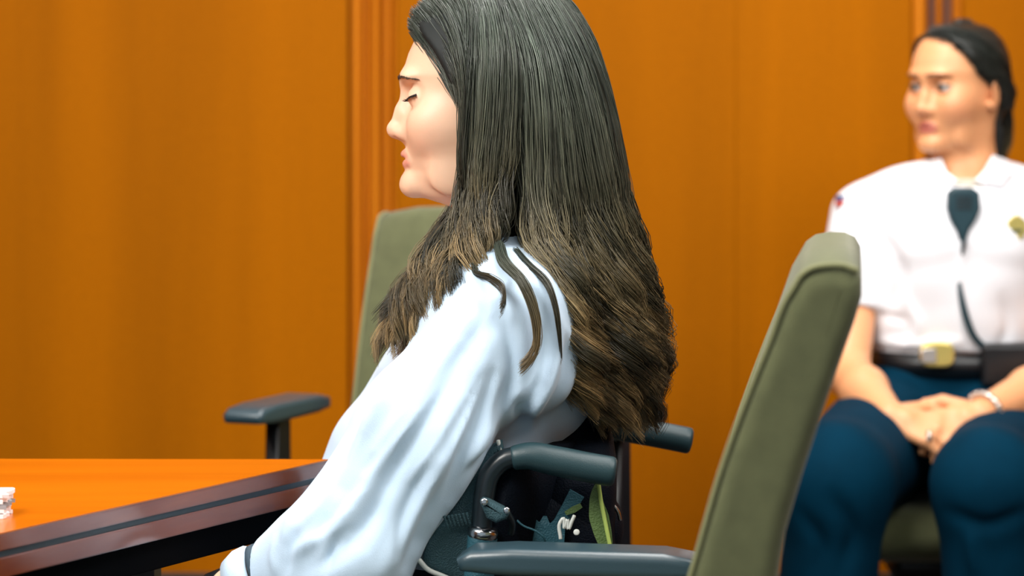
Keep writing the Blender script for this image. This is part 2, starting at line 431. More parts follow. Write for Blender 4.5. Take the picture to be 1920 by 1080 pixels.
# hand: list of distance functions; frame = wrist, direction to fingertips, palm normal (out of the back of the hand), scale
def hand(wrist, dirv, back, side, curl=.5, s=1.0, spread=.12, thumb=1):
    d = np.array(dirv, float); d /= np.linalg.norm(d); b = np.array(back, float); b -= d*(b@d); b /= np.linalg.norm(b)
    l = np.cross(b, d)*side; w = np.array(wrist, float)       # l points to the thumb side
    fs = [cone(w, w+d*.03*s, .024*s, .026*s, None), ]
    for k, o in enumerate([.028, .010, -.009, -.027]):
        kn = w+d*(.088-.004*abs(k-1))*s+l*o*s
        fs.append(cone(w+d*.015*s+l*o*.55*s, kn, .0145*s, .0115*s))
    fin = []
    for k, (o, L) in enumerate(zip([.029, .010, -.009, -.027], [.072, .080, .074, .058])):
        kn = w+d*(.088-.004*abs(k-1))*s+l*o*s; p = kn; a = curl*.55; r = .0092*s
        for j, fr in enumerate([.45, .32, .23]):
            dd = d*math.cos(a)-b*math.sin(a)+l*spread*(1.5-k)*.35; q = p+dd/np.linalg.norm(dd)*L*fr*s
            fin.append(cone(p, q, r, r*.9)); p = q; r *= .9; a += curl*.8
    t0 = w+d*.022*s+l*.026*s; t1 = t0+(d*.55+l*.75-b*.25)*.040*s; t2 = t1+(d*.85+l*.35-b*.35)*.032*s; t3 = t2+(d*.95+l*.0-b*.3)*.026*s
    th = [cone(t0, t1, .015*s, .0115*s), cone(t1, t2, .0112*s, .0098*s), cone(t2, t3, .0096*s, .008*s)]
    palm = union(fs, .010*s); F_ = union(fin, .0012*s); T_ = union(th, .004*s)
    return lambda P: smin(smin(palm(P), F_(P), .005*s), T_(P), .005*s)

exec_parts = True
# ------------------------------------------------------------------ structure
YW = 5.5
fl = box('floor', (-4, -1.5, -.05), (4, YW+.2, 0), M['carpet'], kind='structure')
wall = box('wall_back', (-4, YW+.02, 0), (4, YW+.2, 2.95), M['walldark'], kind='structure')
ceil = box('ceiling', (-4, -1.5, 2.95), (4, YW+.2, 3.05), M['ceil'], kind='structure')
wl = box('wall_left', (-4.1, -1.5, 0), (-4, YW+.2, 2.95), M['wall'], kind='structure')
wr = box('wall_right', (4, -1.5, 0), (4.1, YW+.2, 2.95), M['wall'], kind='structure')
sW = FPX/YW
def wx(p): return (p-960)/sW
for a, b in [(-2720, -1240), (-1150, 62-350), (62-340, 652), (745, 1379.5), (1380, 1708), (1806, 2600), (2690, 4300)]:
    a_, b_ = max(wx(a), -3.98), min(wx(b), 3.98)
    if b_-a_ < .05: continue
    box('panel', (a_, YW, .2), (b_, YW+.03, 2.93), M['wall'], wall, bev=.001)
def mould(ps, rs):
    for (a, b), d in zip(ps, rs):
        x0, x1 = wx(a), wx(b); n = 7; xs = np.linspace(0, 1, n)
        prof = [(x0+(x1-x0)*t, -d*math.sin(math.pi*t)**.6) for t in xs]
        V = []; 
        for z in (.2, 2.93):
            V += [(x, YW+.012+y, z) for x, y in prof]; V += [(x1, YW+.03, z), (x0, YW+.03, z)]
        m_ = n+2; F = [(i, (i+1) % m_, (i+1) % m_+m_, i+m_) for i in range(m_)]+[tuple(range(m_))[::-1], tuple(range(m_, 2*m_))]
        mesh('moulding', V, F, M['walltrim'], wall, smooth=False)
mould([(654, 680), (682, 690), (690, 716), (718, 732), (733, 746)], [.018, .004, .022, .006, .014])
mould([(1709, 1741), (1757, 1768), (1788, 1808)], [.02, .008, .016])
mould([(-1235, -1200), (-1190, -1160)], [.018, .018])
bb = box('baseboard_back', (-4, YW-.015, 0), (4, YW+.02, .215), M['black'], bev=.004, kind='structure')
box('baseboard_cap', (-4, YW-.018, .212), (4, YW+.02, .219), M['groove'], bb)
for i, (x, y) in enumerate([(-1.9, 1.4), (-1.9, 3.8), (0.1, 1.4), (0.1, 3.9), (2.1, 1.4), (2.1, 3.8)]):
    t = thing('ceiling_light', 'flat white ceiling light panel, %s' % ['front left', 'rear left', 'front middle', 'rear middle', 'front right', 'rear right'][i], 'light', (x, y, 2.93), 'ceiling light panels')
    box('light_frame', (x-.62, y-.32, 2.925), (x+.62, y+.32, 2.952), M['ceil'], t)
    box('diffuser', (x-.58, y-.28, 2.92), (x+.58, y+.28, 2.926), M['lamp'], t)

# ------------------------------------------------------------------ table
tb = thing('table', 'glossy orange wooden table with a dark reddish double edge, left of the seated woman', 'table', (-1.4, 2.8, 0))
C0 = np.array([-.2215, 3.335]); C1 = np.array([-.5205, 2.776]); dv = (C1-C0)/np.linalg.norm(C1-C0)
TP = [C0, C0+dv*1.55, np.array([-2.6, C0[1]+dv[1]*1.55]), np.array([-2.6, 3.36])]
def slab(name, P2, z0, z1, m, par, ins=0.0, bev=.0015):
    P2 = np.array(P2); c = P2.mean(0); n = len(P2)
    if ins:
        e = np.roll(P2, -1, 0)-P2; e /= np.linalg.norm(e, axis=1)[:, None]; A = np.sum(P2[:, 0]*np.roll(P2[:, 1], -1)-np.roll(P2[:, 0], -1)*P2[:, 1])
        nn = np.c_[e[:, 1], -e[:, 0]]*(1 if A > 0 else -1); v = nn+np.roll(nn, 1, 0)
        v /= (1+np.sum(nn*np.roll(nn, 1, 0), axis=1))[:, None]; P2 = P2-v*ins
    V = [(p[0], p[1], z0) for p in P2]+[(p[0], p[1], z1) for p in P2]
    F = [tuple(range(n))[::-1], tuple(range(n, 2*n))]+[(i, (i+1) % n, (i+1) % n+n, i+n) for i in range(n)]
    o = mesh(name, V, F, m, par, smooth=False)
    if bev:
        bm = bmesh.new(); bm.from_mesh(o.data); bmesh.ops.recalc_face_normals(bm, faces=bm.faces[:]); bmesh.ops.bevel(bm, geom=bm.edges[:], offset=bev, segments=2, affect='EDGES'); bm.to_mesh(o.data); bm.free()
    return o
slab('tabletop', TP, .7385, .7400, M['tabletop'], tb, ins=.001, bev=0)
slab('edge_board', TP, .7210, .7384, M['tableedge'], tb)
slab('edge_groove', TP, .7145, .7210, M['groove'], tb, ins=.004, bev=0)
slab('edge_board', TP, .6930, .7145, M['tableedge'], tb)
slab('apron', TP, .655, .6930, M['darkwood'], tb, ins=.02)
for p in [(-.45, 3.2), (-2.45, 3.2), (-1.25, 2.15), (-2.45, 2.15)]:
    box('leg', (p[0]-.035, p[1]-.035, 0), (p[0]+.035, p[1]+.035, .66), M['black'], tb, bev=.004)
# papers
pp = thing('paper_stack', 'small stack of white folded papers on the table at the left edge', 'papers', (-.6, 2.9, .74))
for k in range(5):
    z = .7402+k*.0052; x1 = px(26-3*(k % 2)+k*.6, 950, 2.93)[0]
    V = []; F = []; n = 14
    for i in range(n+1):
        for j in range(2):
            x = x1-.22+.22*j+(.003*math.sin(i*1.3+k) if j else 0); y = 2.868+.05*i/n
            for zz in (0, .0042):
                V.append((x, y, z+zz+.0008*math.sin(i*.9+k*2)*j))
    for i in range(n):
        a = i*4; b = a+4
        F += [(a, a+2, b+2, b), (a+1, b+1, b+3, a+3), (a+2, a+3, b+3, b+2), (a, b, b+1, a+1)]
    F += [(0, 1, 3, 2), (n*4, n*4+2, n*4+3, n*4+1)]
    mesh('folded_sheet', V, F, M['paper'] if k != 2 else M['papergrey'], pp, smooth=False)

# ------------------------------------------------------------------ conference chairs
CHX = -.05
def cpt(x, y): return (-((x-960)/2133.0-CHX), HC-(y-HY)/2133.0)
BACKP = [cpt(*p) for p in [(1195, 1560), (1202, 1440), (1222, 1310), (1256, 1190), (1290, 1080), (1350, 873), (1400, 730), (1440, 620), (1468, 540), (1484, 512), (1496, 490), (1516, 475), (1546, 469), (1578, 470), (1600, 480), (1611, 500), (1611, 535), (1598, 585), (1575, 655), (1540, 765), (1500, 890), (1468, 1000), (1455, 1080), (1432, 1200), (1402, 1340), (1370, 1450), (1330, 1560)]]
def chair(label, loc, rz, group='olive conference chairs', dh=0.0, da=0.0, db=0.0):
    """faces local +x, origin at the floor under the seat"""
    t = thing('conference_chair', label, 'chair', loc, group); t.rotation_euler = (0, 0, rz)
    def L(o): return o
    class Z: pass
    zero = None
    def add(o, par=t, h=True):
        o.parent = par
        if h: o.location.z += dh
        return o
    HWd = .215
    def bul(p, u):     # soft corners: the back narrows in height near the sides, and the middle dishes in
        e = abs(u-.5)*2; q = p.copy(); k = np.clip((q[:, 1]-.90)/.16, 0, 1); q[:, 1] -= k*(e**6)*.02
        q[:, 0] += .010*(1-e**2)*-1*0; return q
    b = add(rext('backrest', BACKP, -HWd, HWd, .016, M['chairfab'], None, bulge=bul, seg=5)); b.location.z += db
    # piping runs on the front rim of both sides
    fr = BACKP[3:15]
    for s in (-1, 1):
        pts = [(x-.001, s*(HWd-.006), z-(.0145*min(max((z-.90)/.16, 0), 1))) for x, z in fr]
        pi = tube('piping', pts, .003, M['chairpipe']); pi.parent = b
    seat_poly = [(-.22, .405), (-.22, .47), (-.18, .485), (0, .488), (.18, .492), (.23, .482), (.262, .455), (.262, .43), (.23, .405)]
    add(rext('seat', seat_poly, -.24, .24, .03, M['chairfab'], None, seg=5))
    add(rext('seat_pan', [(-.2, .37), (-.2, .407), (.22, .407), (.2, .37)], -.2, .2, .02, M['black'], None))
    for s in (-1, 1):
        y = s*.275
        pad = [(-.19, .689), (-.19, .708), (-.15, .7150), (.01, .7170), (.055, .714), (.070, .705), (.066, .692), (.01, .687), (-.15, .686)]
        yc = sorted((y-.033, y+.033))
        ar = add(rext('armrest', pad, yc[0], yc[1], .009, M['armpad'], None, seg=5)); ar.location.z += da
        po = rext('armrest_post', [(-.09, .42), (-.083, .688), (-.038, .688), (-.028, .42)], min(y-.012, y+.012), max(y-.012, y+.012), .006, M['black'], None); po.parent = ar
        br = rext('armrest_bracket', [(-.12, .385), (-.12, .45), (-.06, .45), (-.06, .385)], *sorted((y+s*.012, s*.17)), .006, M['black'], None); br.parent = ar
    add(tube('gas_column', [(0, 0, .10), (0, 0, .375+dh)], .025, M['black'], n=3), h=False)
    for k in range(5):
        a = k*2*math.pi/5+.3; c, s_ = math.cos(a), math.sin(a)
        lg = add(tube('base_leg', [(0, 0, .12), (c*.15, s_*.15, .105), (c*.30, s_*.30, .075)], [.028, .022, .015], M['black'], n=8), h=False)
        ca = tube('caster', [(c*.30-s_*.02, s_*.30+c*.02, .028), (c*.30+s_*.02, s_*.30-c*.02, .028)], .027, M['black'], n=3); ca.parent = lg
    return t
# ------------------------------------------------------------------ strands of hair
def strands(name, guides, nclump, per, rad, wave, cols, parent, m, T=26, crad=.007, layers=(.55, 1.0), ymid=DM, ulim=None, rootspread=1.0, cut=(.82, 1.0), seed=1, wl=.135, pinch=.5, percl=7, drift=.005, phase0=1.0):
    r = np.random.default_rng(seed)
    G = np.stack([catmull(g, T) for g in guides]); nG = len(G)
    t = np.linspace(0, 1, T)
    V = []; C = []
    nl = max(1, nclump//percl); lu = np.sort(r.uniform(0, nG-1, nl)) if ulim is None else r.uniform(*ulim, nl)
    lph = r.uniform(0, 6.28, nl); lwv = wl*r.uniform(.93, 1.12, nl); lA = r.uniform(.6, 1.2, nl); ltone = r.uniform(-1, 1, nl); ldr = r.normal(0, 1, (nl, 3)); lq = r.uniform(0, 1, nl); lcut = r.uniform(*cut, nl)
    for c in range(nclump):
        li = c % nl; uu = np.clip(lu[li]+r.normal(0, .30)*(1-.78*np.clip((t-.30)/.4, 0, 1)), 0, nG-1-1e-6)
        i = np.minimum(uu.astype(int), nG-2); f = (uu-i)[:, None]; ar = np.arange(T); base = G[i, ar]*(1-f)+G[i+1, ar]*f
        q = layers[0]+(layers[1]-layers[0])*np.clip(lq[li]+r.normal(0, .12), 0, 1)**.6
        base[:, 1] = ymid+(base[:, 1]-ymid)*(1-(1-q)*np.clip(t*3, 0, 1))
        L = np.linalg.norm(np.diff(base, axis=0), axis=1).sum(); wv = lwv[li]*r.uniform(.94, 1.06); ph = phase0+.75*lu[li]+.9*np.sin(lph[li])+r.normal(0, .15)
        A = wave*lA[li]*r.uniform(.75, 1.2)*np.clip((t-.40)/.38, 0, 1)**1.3*(1-.45*np.clip((t-.82)/.18, 0, 1))
        arc = t*L; th = ph+arc/wv*2*np.pi
        tt = r.normal(0, .25)
        base = base+np.c_[np.cos(th)*A, np.sin(th)*A*1.15, np.sin(th+tt)*A*.15]
        # slow drift so that clumps cross each other
        dr = (r.normal(0, 1, 3)*.28+ldr[li]*1.0)*np.array([drift, drift*.7, .0])
        base = base+np.outer(np.sin(t*np.pi*r.uniform(.6, 1.4)), dr)
        tone = np.clip(ltone[li]*.75+r.uniform(-1, 1)*.4, -1, 1); e = lcut[li]*r.uniform(.975, 1)
        ts = t*e; B = np.stack([np.interp(ts, t, base[:, k]) for k in range(3)], 1)
        off = r.normal(0, 1, (per, 3)); off /= np.maximum(1, np.linalg.norm(off, axis=1)[:, None]/1.6)
        prof = crad*(rootspread*(1-t)**1.5+pinch+.2*np.sin(np.pi*t))*(1-.55*np.clip((t-.8)/.2, 0, 1))
        fine = r.uniform(0, 6.28, (per, 1)); fa = r.uniform(0, .0012, (per, 1))
        st = B[None]+off[:, None, :]*prof[None, :, None]
        st[:, :, 0] += np.sin(fine+arc/.05*2)*fa*np.clip(t*2, 0, 1); st[:, :, 1] += np.cos(fine*2+arc/.06*2)*fa
        st[:, :, 2] += r.normal(0, .004, (per, 1))*t[None]**2
        V.append(st)
        col = cols(ts, tone, r)             # (T,3)
        C.append(np.repeat(col[None], per, 0)*r.uniform(.72, 1.3, (per, 1, 1)))
    V = np.concatenate(V); C = np.concatenate(C); n = len(V)
    Tg = np.gradient(V, axis=1); Tg /= np.linalg.norm(Tg, axis=2)[..., None]+1e-9
    a = np.cross(Tg, np.array([0.3, .9, .1])); a /= np.linalg.norm(a, axis=2)[..., None]+1e-9; b = np.cross(Tg, a)
    R = rad*(1-.65*np.clip((t-.7)/.3, 0, 1))*(.7+.3*np.clip(t*6, 0, 1)); R = R[None, :, None]
    rot = r.uniform(0, 6.28, (n, 1, 1)) if False else np.random.default_rng(seed+9).uniform(0, 6.28, (n, 1, 1))
    ring = [V+R*(a*np.cos(rot+k*2.0944)+b*np.sin(rot+k*2.0944)) for k in range(3)]
    Vv = np.stack(ring, 2)                 # n,T,3,3
    idx = np.arange(n*T*3).reshape(n, T, 3); F = []
    for k in range(3):
        k2 = (k+1) % 3
        F.append(np.stack([idx[:, :-1, k], idx[:, :-1, k2], idx[:, 1:, k2], idx[:, 1:, k]], -1).reshape(-1, 4))
    return npmesh(name, Vv.reshape(-1, 3), np.vstack(F), m, parent, np.repeat(C[:, :, None], 3, 2).reshape(-1, 3))
#@@PEOPLE@@
# ------------------------------------------------------------------ seated woman in the wheelchair
wo = thing('person', 'woman in a light blue shirt with long wavy brown hair, seated in a wheelchair', 'person', tuple(px(905, 1130, DM)*[1, 1, 0]))
XH = XF(wp(HX0, HZ0, 0))
fh, fbase, flip = head_parts('closed', ear=True)
LO_E, LO_S = wp(650, 1052, .19), wp(950, 622, .155)
neck = [cone(wp(935, 300), wp(958, 500), .050, .056), cone(wp(950, 500), wp(905, 700), .07, .10)]
core = [cone(wp(925, 620), wp(900, 1130), .085, .10, (1, 1.3, 1)), cone(wp(950, 610, -.13), wp(950, 610, .13), .05, .05),
        cone(LO_S, LO_E, .045, .038), cone(LO_E, wp(485, 1090, .15), .036, .024),
        cone(wp(850, 620, -.16), wp(700, 905, -.2), .045, .036), cone(wp(700, 905, -.2), wp(430, 1130, -.03), .036, .024)]
thigh = [cone(wp(900, 1180, s*.10), wp(180, 1290, s*.12), .082, .055) for s in (1, -1)]
shin = [cone(wp(180, 1290, s*.12), wp(200, 1950, s*.12), .052, .035) for s in (1, -1)]
hnd = [hand(wp(478, 1094, .15), (-1, .3, -.28), (-.2, .1, 1), -1, .7, .95), hand(wp(425, 1135, -.03), (-1, -.5, -.2), (0, .2, 1), 1, .7, .95)]
ftop = union(neck+core, .03)
fh_b = XH
hdw = bounded(lambda P: fh(P-XH.o), XH.o, .19)
hnd = [bounded(g, c, .19) for g, c in zip(hnd, (wp(462, 1087, .15), wp(425, 1135, -.03)))]
def fwoman(P):
    
    d = smin(hdw(P), neck[0](P), .018)
    d = smin(d, ftop(P), .01)
    for g in hnd: d = smin(d, g(P), .006)
    return d
V, F = surfnet(fwoman, wp(300, 1290, -.25)+[0, -.5, 0]*np.array([0, 0, 0])-np.array([0, .0, 0])+np.array([0, -.55, 0]), wp(1080, -10, -.32), .0022)
V = relax(V, F, 1, .35)
Lc = V-XH.o
body = npmesh('body', V, F, M['skinw'], wo, skin_cols(V, Lc, (240, 200, 170), (214, 140, 124), (232, 160, 136), ) if False else skin_cols(V, Lc, (234, 196, 166), (218, 150, 130), flip, (228, 166, 138)))

# eyelashes, eyebrow hairs
def lashes(xf, s, name, par, m, down=.5, openlid=False):
    V = []; F = []
    for k in range(26):
        a = -1.15+2.5*k/25
        c = hl(787, 182, s*.0315); r0 = .0131
        zz = (-.0030+.0052*max(a, 0)/1.2) if not openlid else .0040
        rr = math.sqrt(r0*r0-zz*zz); p = c+np.array([-rr*math.cos(a), -s*rr*math.sin(a), zz])
        out = np.array([-math.cos(a), -s*math.sin(a), -down]); out /= np.linalg.norm(out)
        L = .0085*(.7+.3*math.sin(k*2.1)**2); e = p+out*L+np.array([0, 0, .002]); mid = p+out*L*.5+np.array([0, 0, -.0006])
        sd = np.array([math.sin(a), -math.cos(a)*s, 0])*(.0008 if openlid else .0013); b = len(V)
        for q, w_ in ((p, 1), (mid, .8), (e, .15)):
            V += [q-sd*w_, q+sd*w_, q+np.array([0, 0, .0006])*w_]
        for j in (0, 3):
            for i in range(3): F.append((b+j+i, b+j+(i+1) % 3, b+j+3+(i+1) % 3, b+j+3+i))
    # lid line
    b = len(V); n = 14
    for k in range(n+1):
        a = -1.2+2.6*k/n; c = hl(787, 182, s*.0315); zz = (-.0030+.0052*max(a, 0)/1.2) if not openlid else .0038; rr = math.sqrt(.0134**2-zz*zz)
        p = c+np.array([-rr*math.cos(a), -s*rr*math.sin(a), zz]); V += [p+np.array([0, 0, .0011]), p*1-np.array([0, 0, .0011])+0, p+(p-c)*.07]
    for k in range(n):
        for i in range(3): q = b+k*3; F.append((q+i, q+(i+1) % 3, q+3+(i+1) % 3, q+3+i))
    return mesh(name, xf.to(np.array(V)), F, m, par)
def brow(xf, s, par, m, n=70, dens=1.0):
    r = np.random.default_rng(5); V = []; F = []; U = np.arange(n)/n
    w_ = .007+.040*U**.9; zz = 148-5*np.sin(U*2.3)+4*U**2+r.normal(0, 1.5, n)*(1-.6*U)
    PP = np.array([hl(740, y, s*w) for y, w in zip(zz, w_)]); X = np.linspace(-.125, -.02, 260)
    Q = np.repeat(PP[:, None], 260, 1); Q[:, :, 0] = X; v = XHF(Q.reshape(-1, 3)).reshape(n, 260); PP[:, 0] = X[np.argmax(v < 0, axis=1)]
    d = XHF(PP); G = np.stack([(XHF(PP+e)-d)/1e-3 for e in np.eye(3)*1e-3], 1); G /= np.linalg.norm(G, axis=1)[:, None]+1e-9
    for k in range(n):
        u = U[k]; g = G[k]; p = PP[k]+g*.0009
        dirv = np.array([.6+.4*u, -s*(.6+.2*u), .35-.6*u]); dirv -= g*(dirv@g); dirv /= np.linalg.norm(dirv)
        L = .0048*r.uniform(.7, 1.1); sd = np.cross(dirv, g)*.00065; b = len(V)
        for q, w_ in ((p-g*.0002, 1), (p+dirv*L*.5+g*.0009, .9), (p+dirv*L+g*.0006, .2)): V += [q-sd*w_, q+sd*w_, q+g*.0006*w_]
        for j in (0, 3):
            for i in range(3): F.append((b+j+i, b+j+(i+1) % 3, b+j+3+(i+1) % 3, b+j+3+i))
    return mesh('eyebrow', xf.to(np.array(V)), F, m, par)
XHF = fh
for s in (1, -1):
    lashes(XH, s, 'eyelash', wo, M['lash']); brow(XH, s, wo, M['brow'], 130)

# shirt
sh = [cone(wp(925, 615), wp(905, 760), .108, .108, (1, 1.25, 1)), cone(wp(905, 760), wp(868, 1000), .108, .098, (1, 1.35, 1)), cone(wp(868, 1000), wp(865, 1120), .098, .1, (1, 1.4, 1)),
      cone(wp(990, 640, .02), wp(1020, 735, .02), .072, .050, (1, 1.7, 1)),
      cone(wp(950, 545, .10), wp(968, 496, .045), .045, .047), cone(wp(950, 545, -.10), wp(968, 496, -.045), .045, .047),
      cone(wp(900, 600, -.12), wp(900, 600, .12), .075, .075)]
sleeve = union([cone(wp(952, 600, .145), wp(985, 690, .15), .068, .058), cone(wp(952, 600, .145), wp(790, 805, .175), .066, .070),
                cone(wp(790, 805, .175), wp(650, 1030, .19), .070, .070), cone(wp(655, 1035, .19), wp(600, 1060, .18), .068, .058), cone(wp(600, 1060, .18), wp(502, 1078, .158), .056, .040)], .03)
_s0, _sd = wp(497, 1080, .158), wp(497, 1080, .158)-wp(560, 1068, .172); _sd /= np.linalg.norm(_sd); _sl = sleeve
sleeve = lambda P: smax(_sl(P), (P-_s0)@_sd, .003)
sleeve2 = union([cone(wp(860, 620, -.15), wp(712, 850, -.19), .062, .056), cone(wp(712, 850, -.19), wp(690, 900, -.2), .056, .052), cone(wp(690, 900, -.2), wp(455, 1115, -.045), .050, .036)], .03)
fts = union(sh, .04)
def fshirt(P):
    d = smin(fts(P), sleeve(P), .022); d = smin(d, sleeve2(P), .022)
    d = smax(d, -(np.linalg.norm((P-wp(940, 440))*np.array([1, 1, .55]), axis=1)-.056), .006)
    d = smax(d, wp(0, 1150)[2]-P[:, 2], .01)
    return d
V, F = surfnet(fshirt, wp(440, 1165, -.25)+np.array([0, -.56, 0]), wp(1110, 440, -.3), .0042)
V = relax(V, F, 2)
FL = [([(960, 520), (930, 560), (915, 610)], 8, .005), ([(1010, 540), (1028, 610), (1020, 700), (985, 770)], 7, -.006), ([(900, 700), (860, 790), (830, 850)], 8, -.006), ([(860, 740), (810, 840), (770, 900)], 8, .005), ([(700, 860), (650, 940), (590, 1000)], 9, -.005), ([(800, 880), (760, 960), (740, 1040)], 9, -.006), ([(850, 860), (820, 930), (790, 1000)], 9, .006), ([(640, 880), (600, 950), (560, 990)], 9, .005), ([(925, 830), (870, 880), (840, 930)], 8, -.005), ([(650, 990), (620, 1030), (610, 1075)], 9, -.006), ([(560, 1000), (540, 1040), (535, 1075)], 8, -.005), ([(520, 1010), (512, 1045), (515, 1075)], 7, .004), ([(780, 640), (740, 700), (710, 760)], 9, .004), ([(1050, 600), (1080, 680), (1060, 760)], 9, .004), ([(905, 560), (800, 740), (700, 880), (640, 990)], 20, .010), ([(880, 640), (800, 780), (730, 900), (680, 1020)], 14, -.008),
      ([(915, 640), (860, 800), (790, 940), (720, 1070)], 18, .010), ([(925, 700), (880, 820), (800, 960), (760, 1060)], 12, -.008),
      ([(940, 700), (905, 800), (850, 920), (790, 1040)], 16, .009), ([(840, 600), (760, 700), (690, 800)], 16, .005), ([(860, 660), (760, 790), (690, 880)], 10, -.006),
      ([(945, 600), (960, 690), (940, 770), (930, 815)], 16, -.010), ([(950, 830), (985, 790), (975, 762)], 14, -.016),
      ([(985, 500), (1030, 570), (1042, 660), (1010, 760), (960, 812)], 12, .009), ([(1000, 560), (1010, 650), (985, 740)], 13, -.007),
      ([(1065, 640), (1062, 720), (1010, 800)], 9, -.009), ([(620, 960), (600, 1010), (560, 1060)], 16, -.007), ([(700, 960), (640, 1030), (560, 1080)], 18, -.008), ([(560, 960), (530, 1020)], 12, .006),
      ([(670, 930), (610, 1000), (540, 1040)], 14, .006), ([(705, 705), (665, 800), (640, 860)], 9, -.006), ([(730, 720), (690, 800), (650, 900)], 12, .006),
      ([(880, 560), (900, 590), (890, 640)], 14, -.005), ([(980, 730), (930, 790), (880, 850)], 13, .006)]
V = folds(V, F, FL)
rngf = np.random.default_rng(3)
N = vnormals(V, F); q = V*np.array([9, 9, 5]); V = V+N*(.0018*(np.sin(q[:, 0]*3+2*np.sin(q[:, 2]*2.2))*np.sin(q[:, 2]*4.1+q[:, 1]*3)))[:, None]
V = relax(V, F, 1, .4)
shirt = npmesh('shirt', V, F, M['shirtw'], wo)
# cuff, a separate band with its dark gap
def ringtube(name, pts, rs, m, par, th=.0022, sc=(1, 1), seg=28):
    C = np.array(pts, float); n = len(C); T = C[-1]-C[0]; T /= np.linalg.norm(T); u = np.cross([0, 1, 0], T); u /= np.linalg.norm(u); v = np.cross(T, u)
    prof = [(C[i], rs[i]) for i in range(n)]+[(C[i], rs[i]-th) for i in range(n-1, -1, -1)]
    V = []; F = []; ta = np.linspace(0, 2*np.pi, seg, endpoint=False)
    for c, r in prof: V.append(c+r*(np.outer(np.cos(ta)*sc[0], u)+np.outer(np.sin(ta)*sc[1], v)))
    k = len(prof)
    for i in range(k):
        for j in range(seg):
            a = i*seg+j; b = i*seg+(j+1) % seg; a2 = ((i+1) % k)*seg+j; b2 = ((i+1) % k)*seg+(j+1) % seg; F.append((a, b, b2, a2))
    return mesh(name, np.vstack(V), F, m, par)
ringtube('cuff', [wp(491, 1083, .158), wp(480, 1088, .157), wp(464, 1094, .155), wp(444, 1104, .150)], [.0360, .041, .040, .035], M['shirtw'], wo)
ringtube('cuff_gap', [wp(500, 1079, .158), wp(488, 1084, .157)], [.0385, .0385], M['shirtgap'], wo)
ringtube('cuff', [wp(455, 1118, -.045), wp(430, 1126, -.038), wp(398, 1132, -.03)], [.038, .040, .036], M['shirtw'], wo)
# collar: a folded band round the back of the neck
cv = []; n = 26; cf = []
for i in range(n+1):
    a = -2.5+5.0*i/n; ca, sa = math.cos(a), math.sin(a); c = wp(952, 492)
    for dz, rr in ((-.014, .074), (.010, .064), (.026, .061), (.026, .057), (.0, .058)):
        cv.append(c+np.array([rr*ca*1.0, rr*sa*.95, dz+.018*ca]))
for i in range(n):
    for j in range(4): a = i*5+j; cf.append((a, a+1, a+6, a+5))
co = mesh('collar', cv, cf, M['shirtw'], wo)
# trousers
ftr = union([cone(wp(905, 1130), wp(905, 1190), .115, .12, (1, 1.35, 1))]+[cone(wp(900, 1185, s*.10), wp(180, 1292, s*.12), .092, .065) for s in (1, -1)]+[cone(wp(180, 1292, s*.12), wp(205, 1900, s*.12), .062, .05) for s in (1, -1)], .03)
V, F = surfnet(ftr, wp(60, 2010, -.25)+np.array([0, -.55, 0]), wp(1130, 1020, -.3), .009)
npmesh('trousers', V, F, M['navyw'], wo)
for s in (1, -1):
    fsh = union([cone(wp(215, 1995, s*.12), wp(90, 2030, s*.12), .038, .03), cone(wp(90, 2030, s*.12), wp(10, 2038, s*.12), .03, .026)], .02)
    fz = lambda P, f=fsh: smax(f(P), .004-P[:, 2], .004)
    V, F = surfnet(fz, wp(-60, 2085, s*.12)+np.array([0, -.06, 0]), wp(300, 1930, s*.12)+np.array([0, .06, 0]), .005)
    npmesh('shoe', V, F, M['belt'], wo)

# hair ------------------------------------------------------------
def gd(l): return [wp(*p) for p in l]
GA = [gd([(789, 60, .014), (808, 90, .038), (829, 130, .057), (848, 170, .071), (860, 194, .077)]),
      gd([(785, 44, .010), (805, 70, .038), (835, 113, .062), (858, 163, .077), (871, 192, .084)]),
      gd([(790, 24, .006), (818, 55, .038), (846, 105, .070), (866, 165, .085), (872, 215, .089)]),
      gd([(815, 8, .002), (845, 40, .042), (870, 100, .079), (880, 180, .090), (876, 250, .093)]),
      gd([(850, -4, 0), (870, 30, .045), (886, 100, .082), (888, 190, .093), (872, 270, .095)])]
GB = [gd([(872, -6, .0), (896, 40, .058), (898, 100, .083), (892, 180, .09), (888, 260, .092), (882, 330, .092), (872, 400, .095), (832, 460, .10), (790, 510, .105), (748, 560, .11), (720, 610, .115), (708, 655, .12), (712, 700, .125)]),
      gd([(890, -10, .0), (912, 40, .06), (917, 100, .086), (912, 200, .095), (904, 300, .098), (886, 400, .105), (850, 470, .115), (806, 530, .125), (776, 590, .13), (752, 640, .135), (735, 690, .135)]),
      gd([(905, -14, .0), (925, 40, .06), (935, 100, .088), (935, 200, .098), (925, 300, .102), (905, 390, .11), (880, 450, .13), (850, 500, .15), (820, 560, .15), (795, 620, .145), (770, 680, .14)]),
      gd([(925, -17, .0), (945, 40, .06), (960, 100, .088), (965, 200, .099), (958, 300, .103), (940, 380, .11), (915, 440, .13), (890, 485, .155), (860, 510, .17), (840, 545, .17), (818, 600, .165)])]
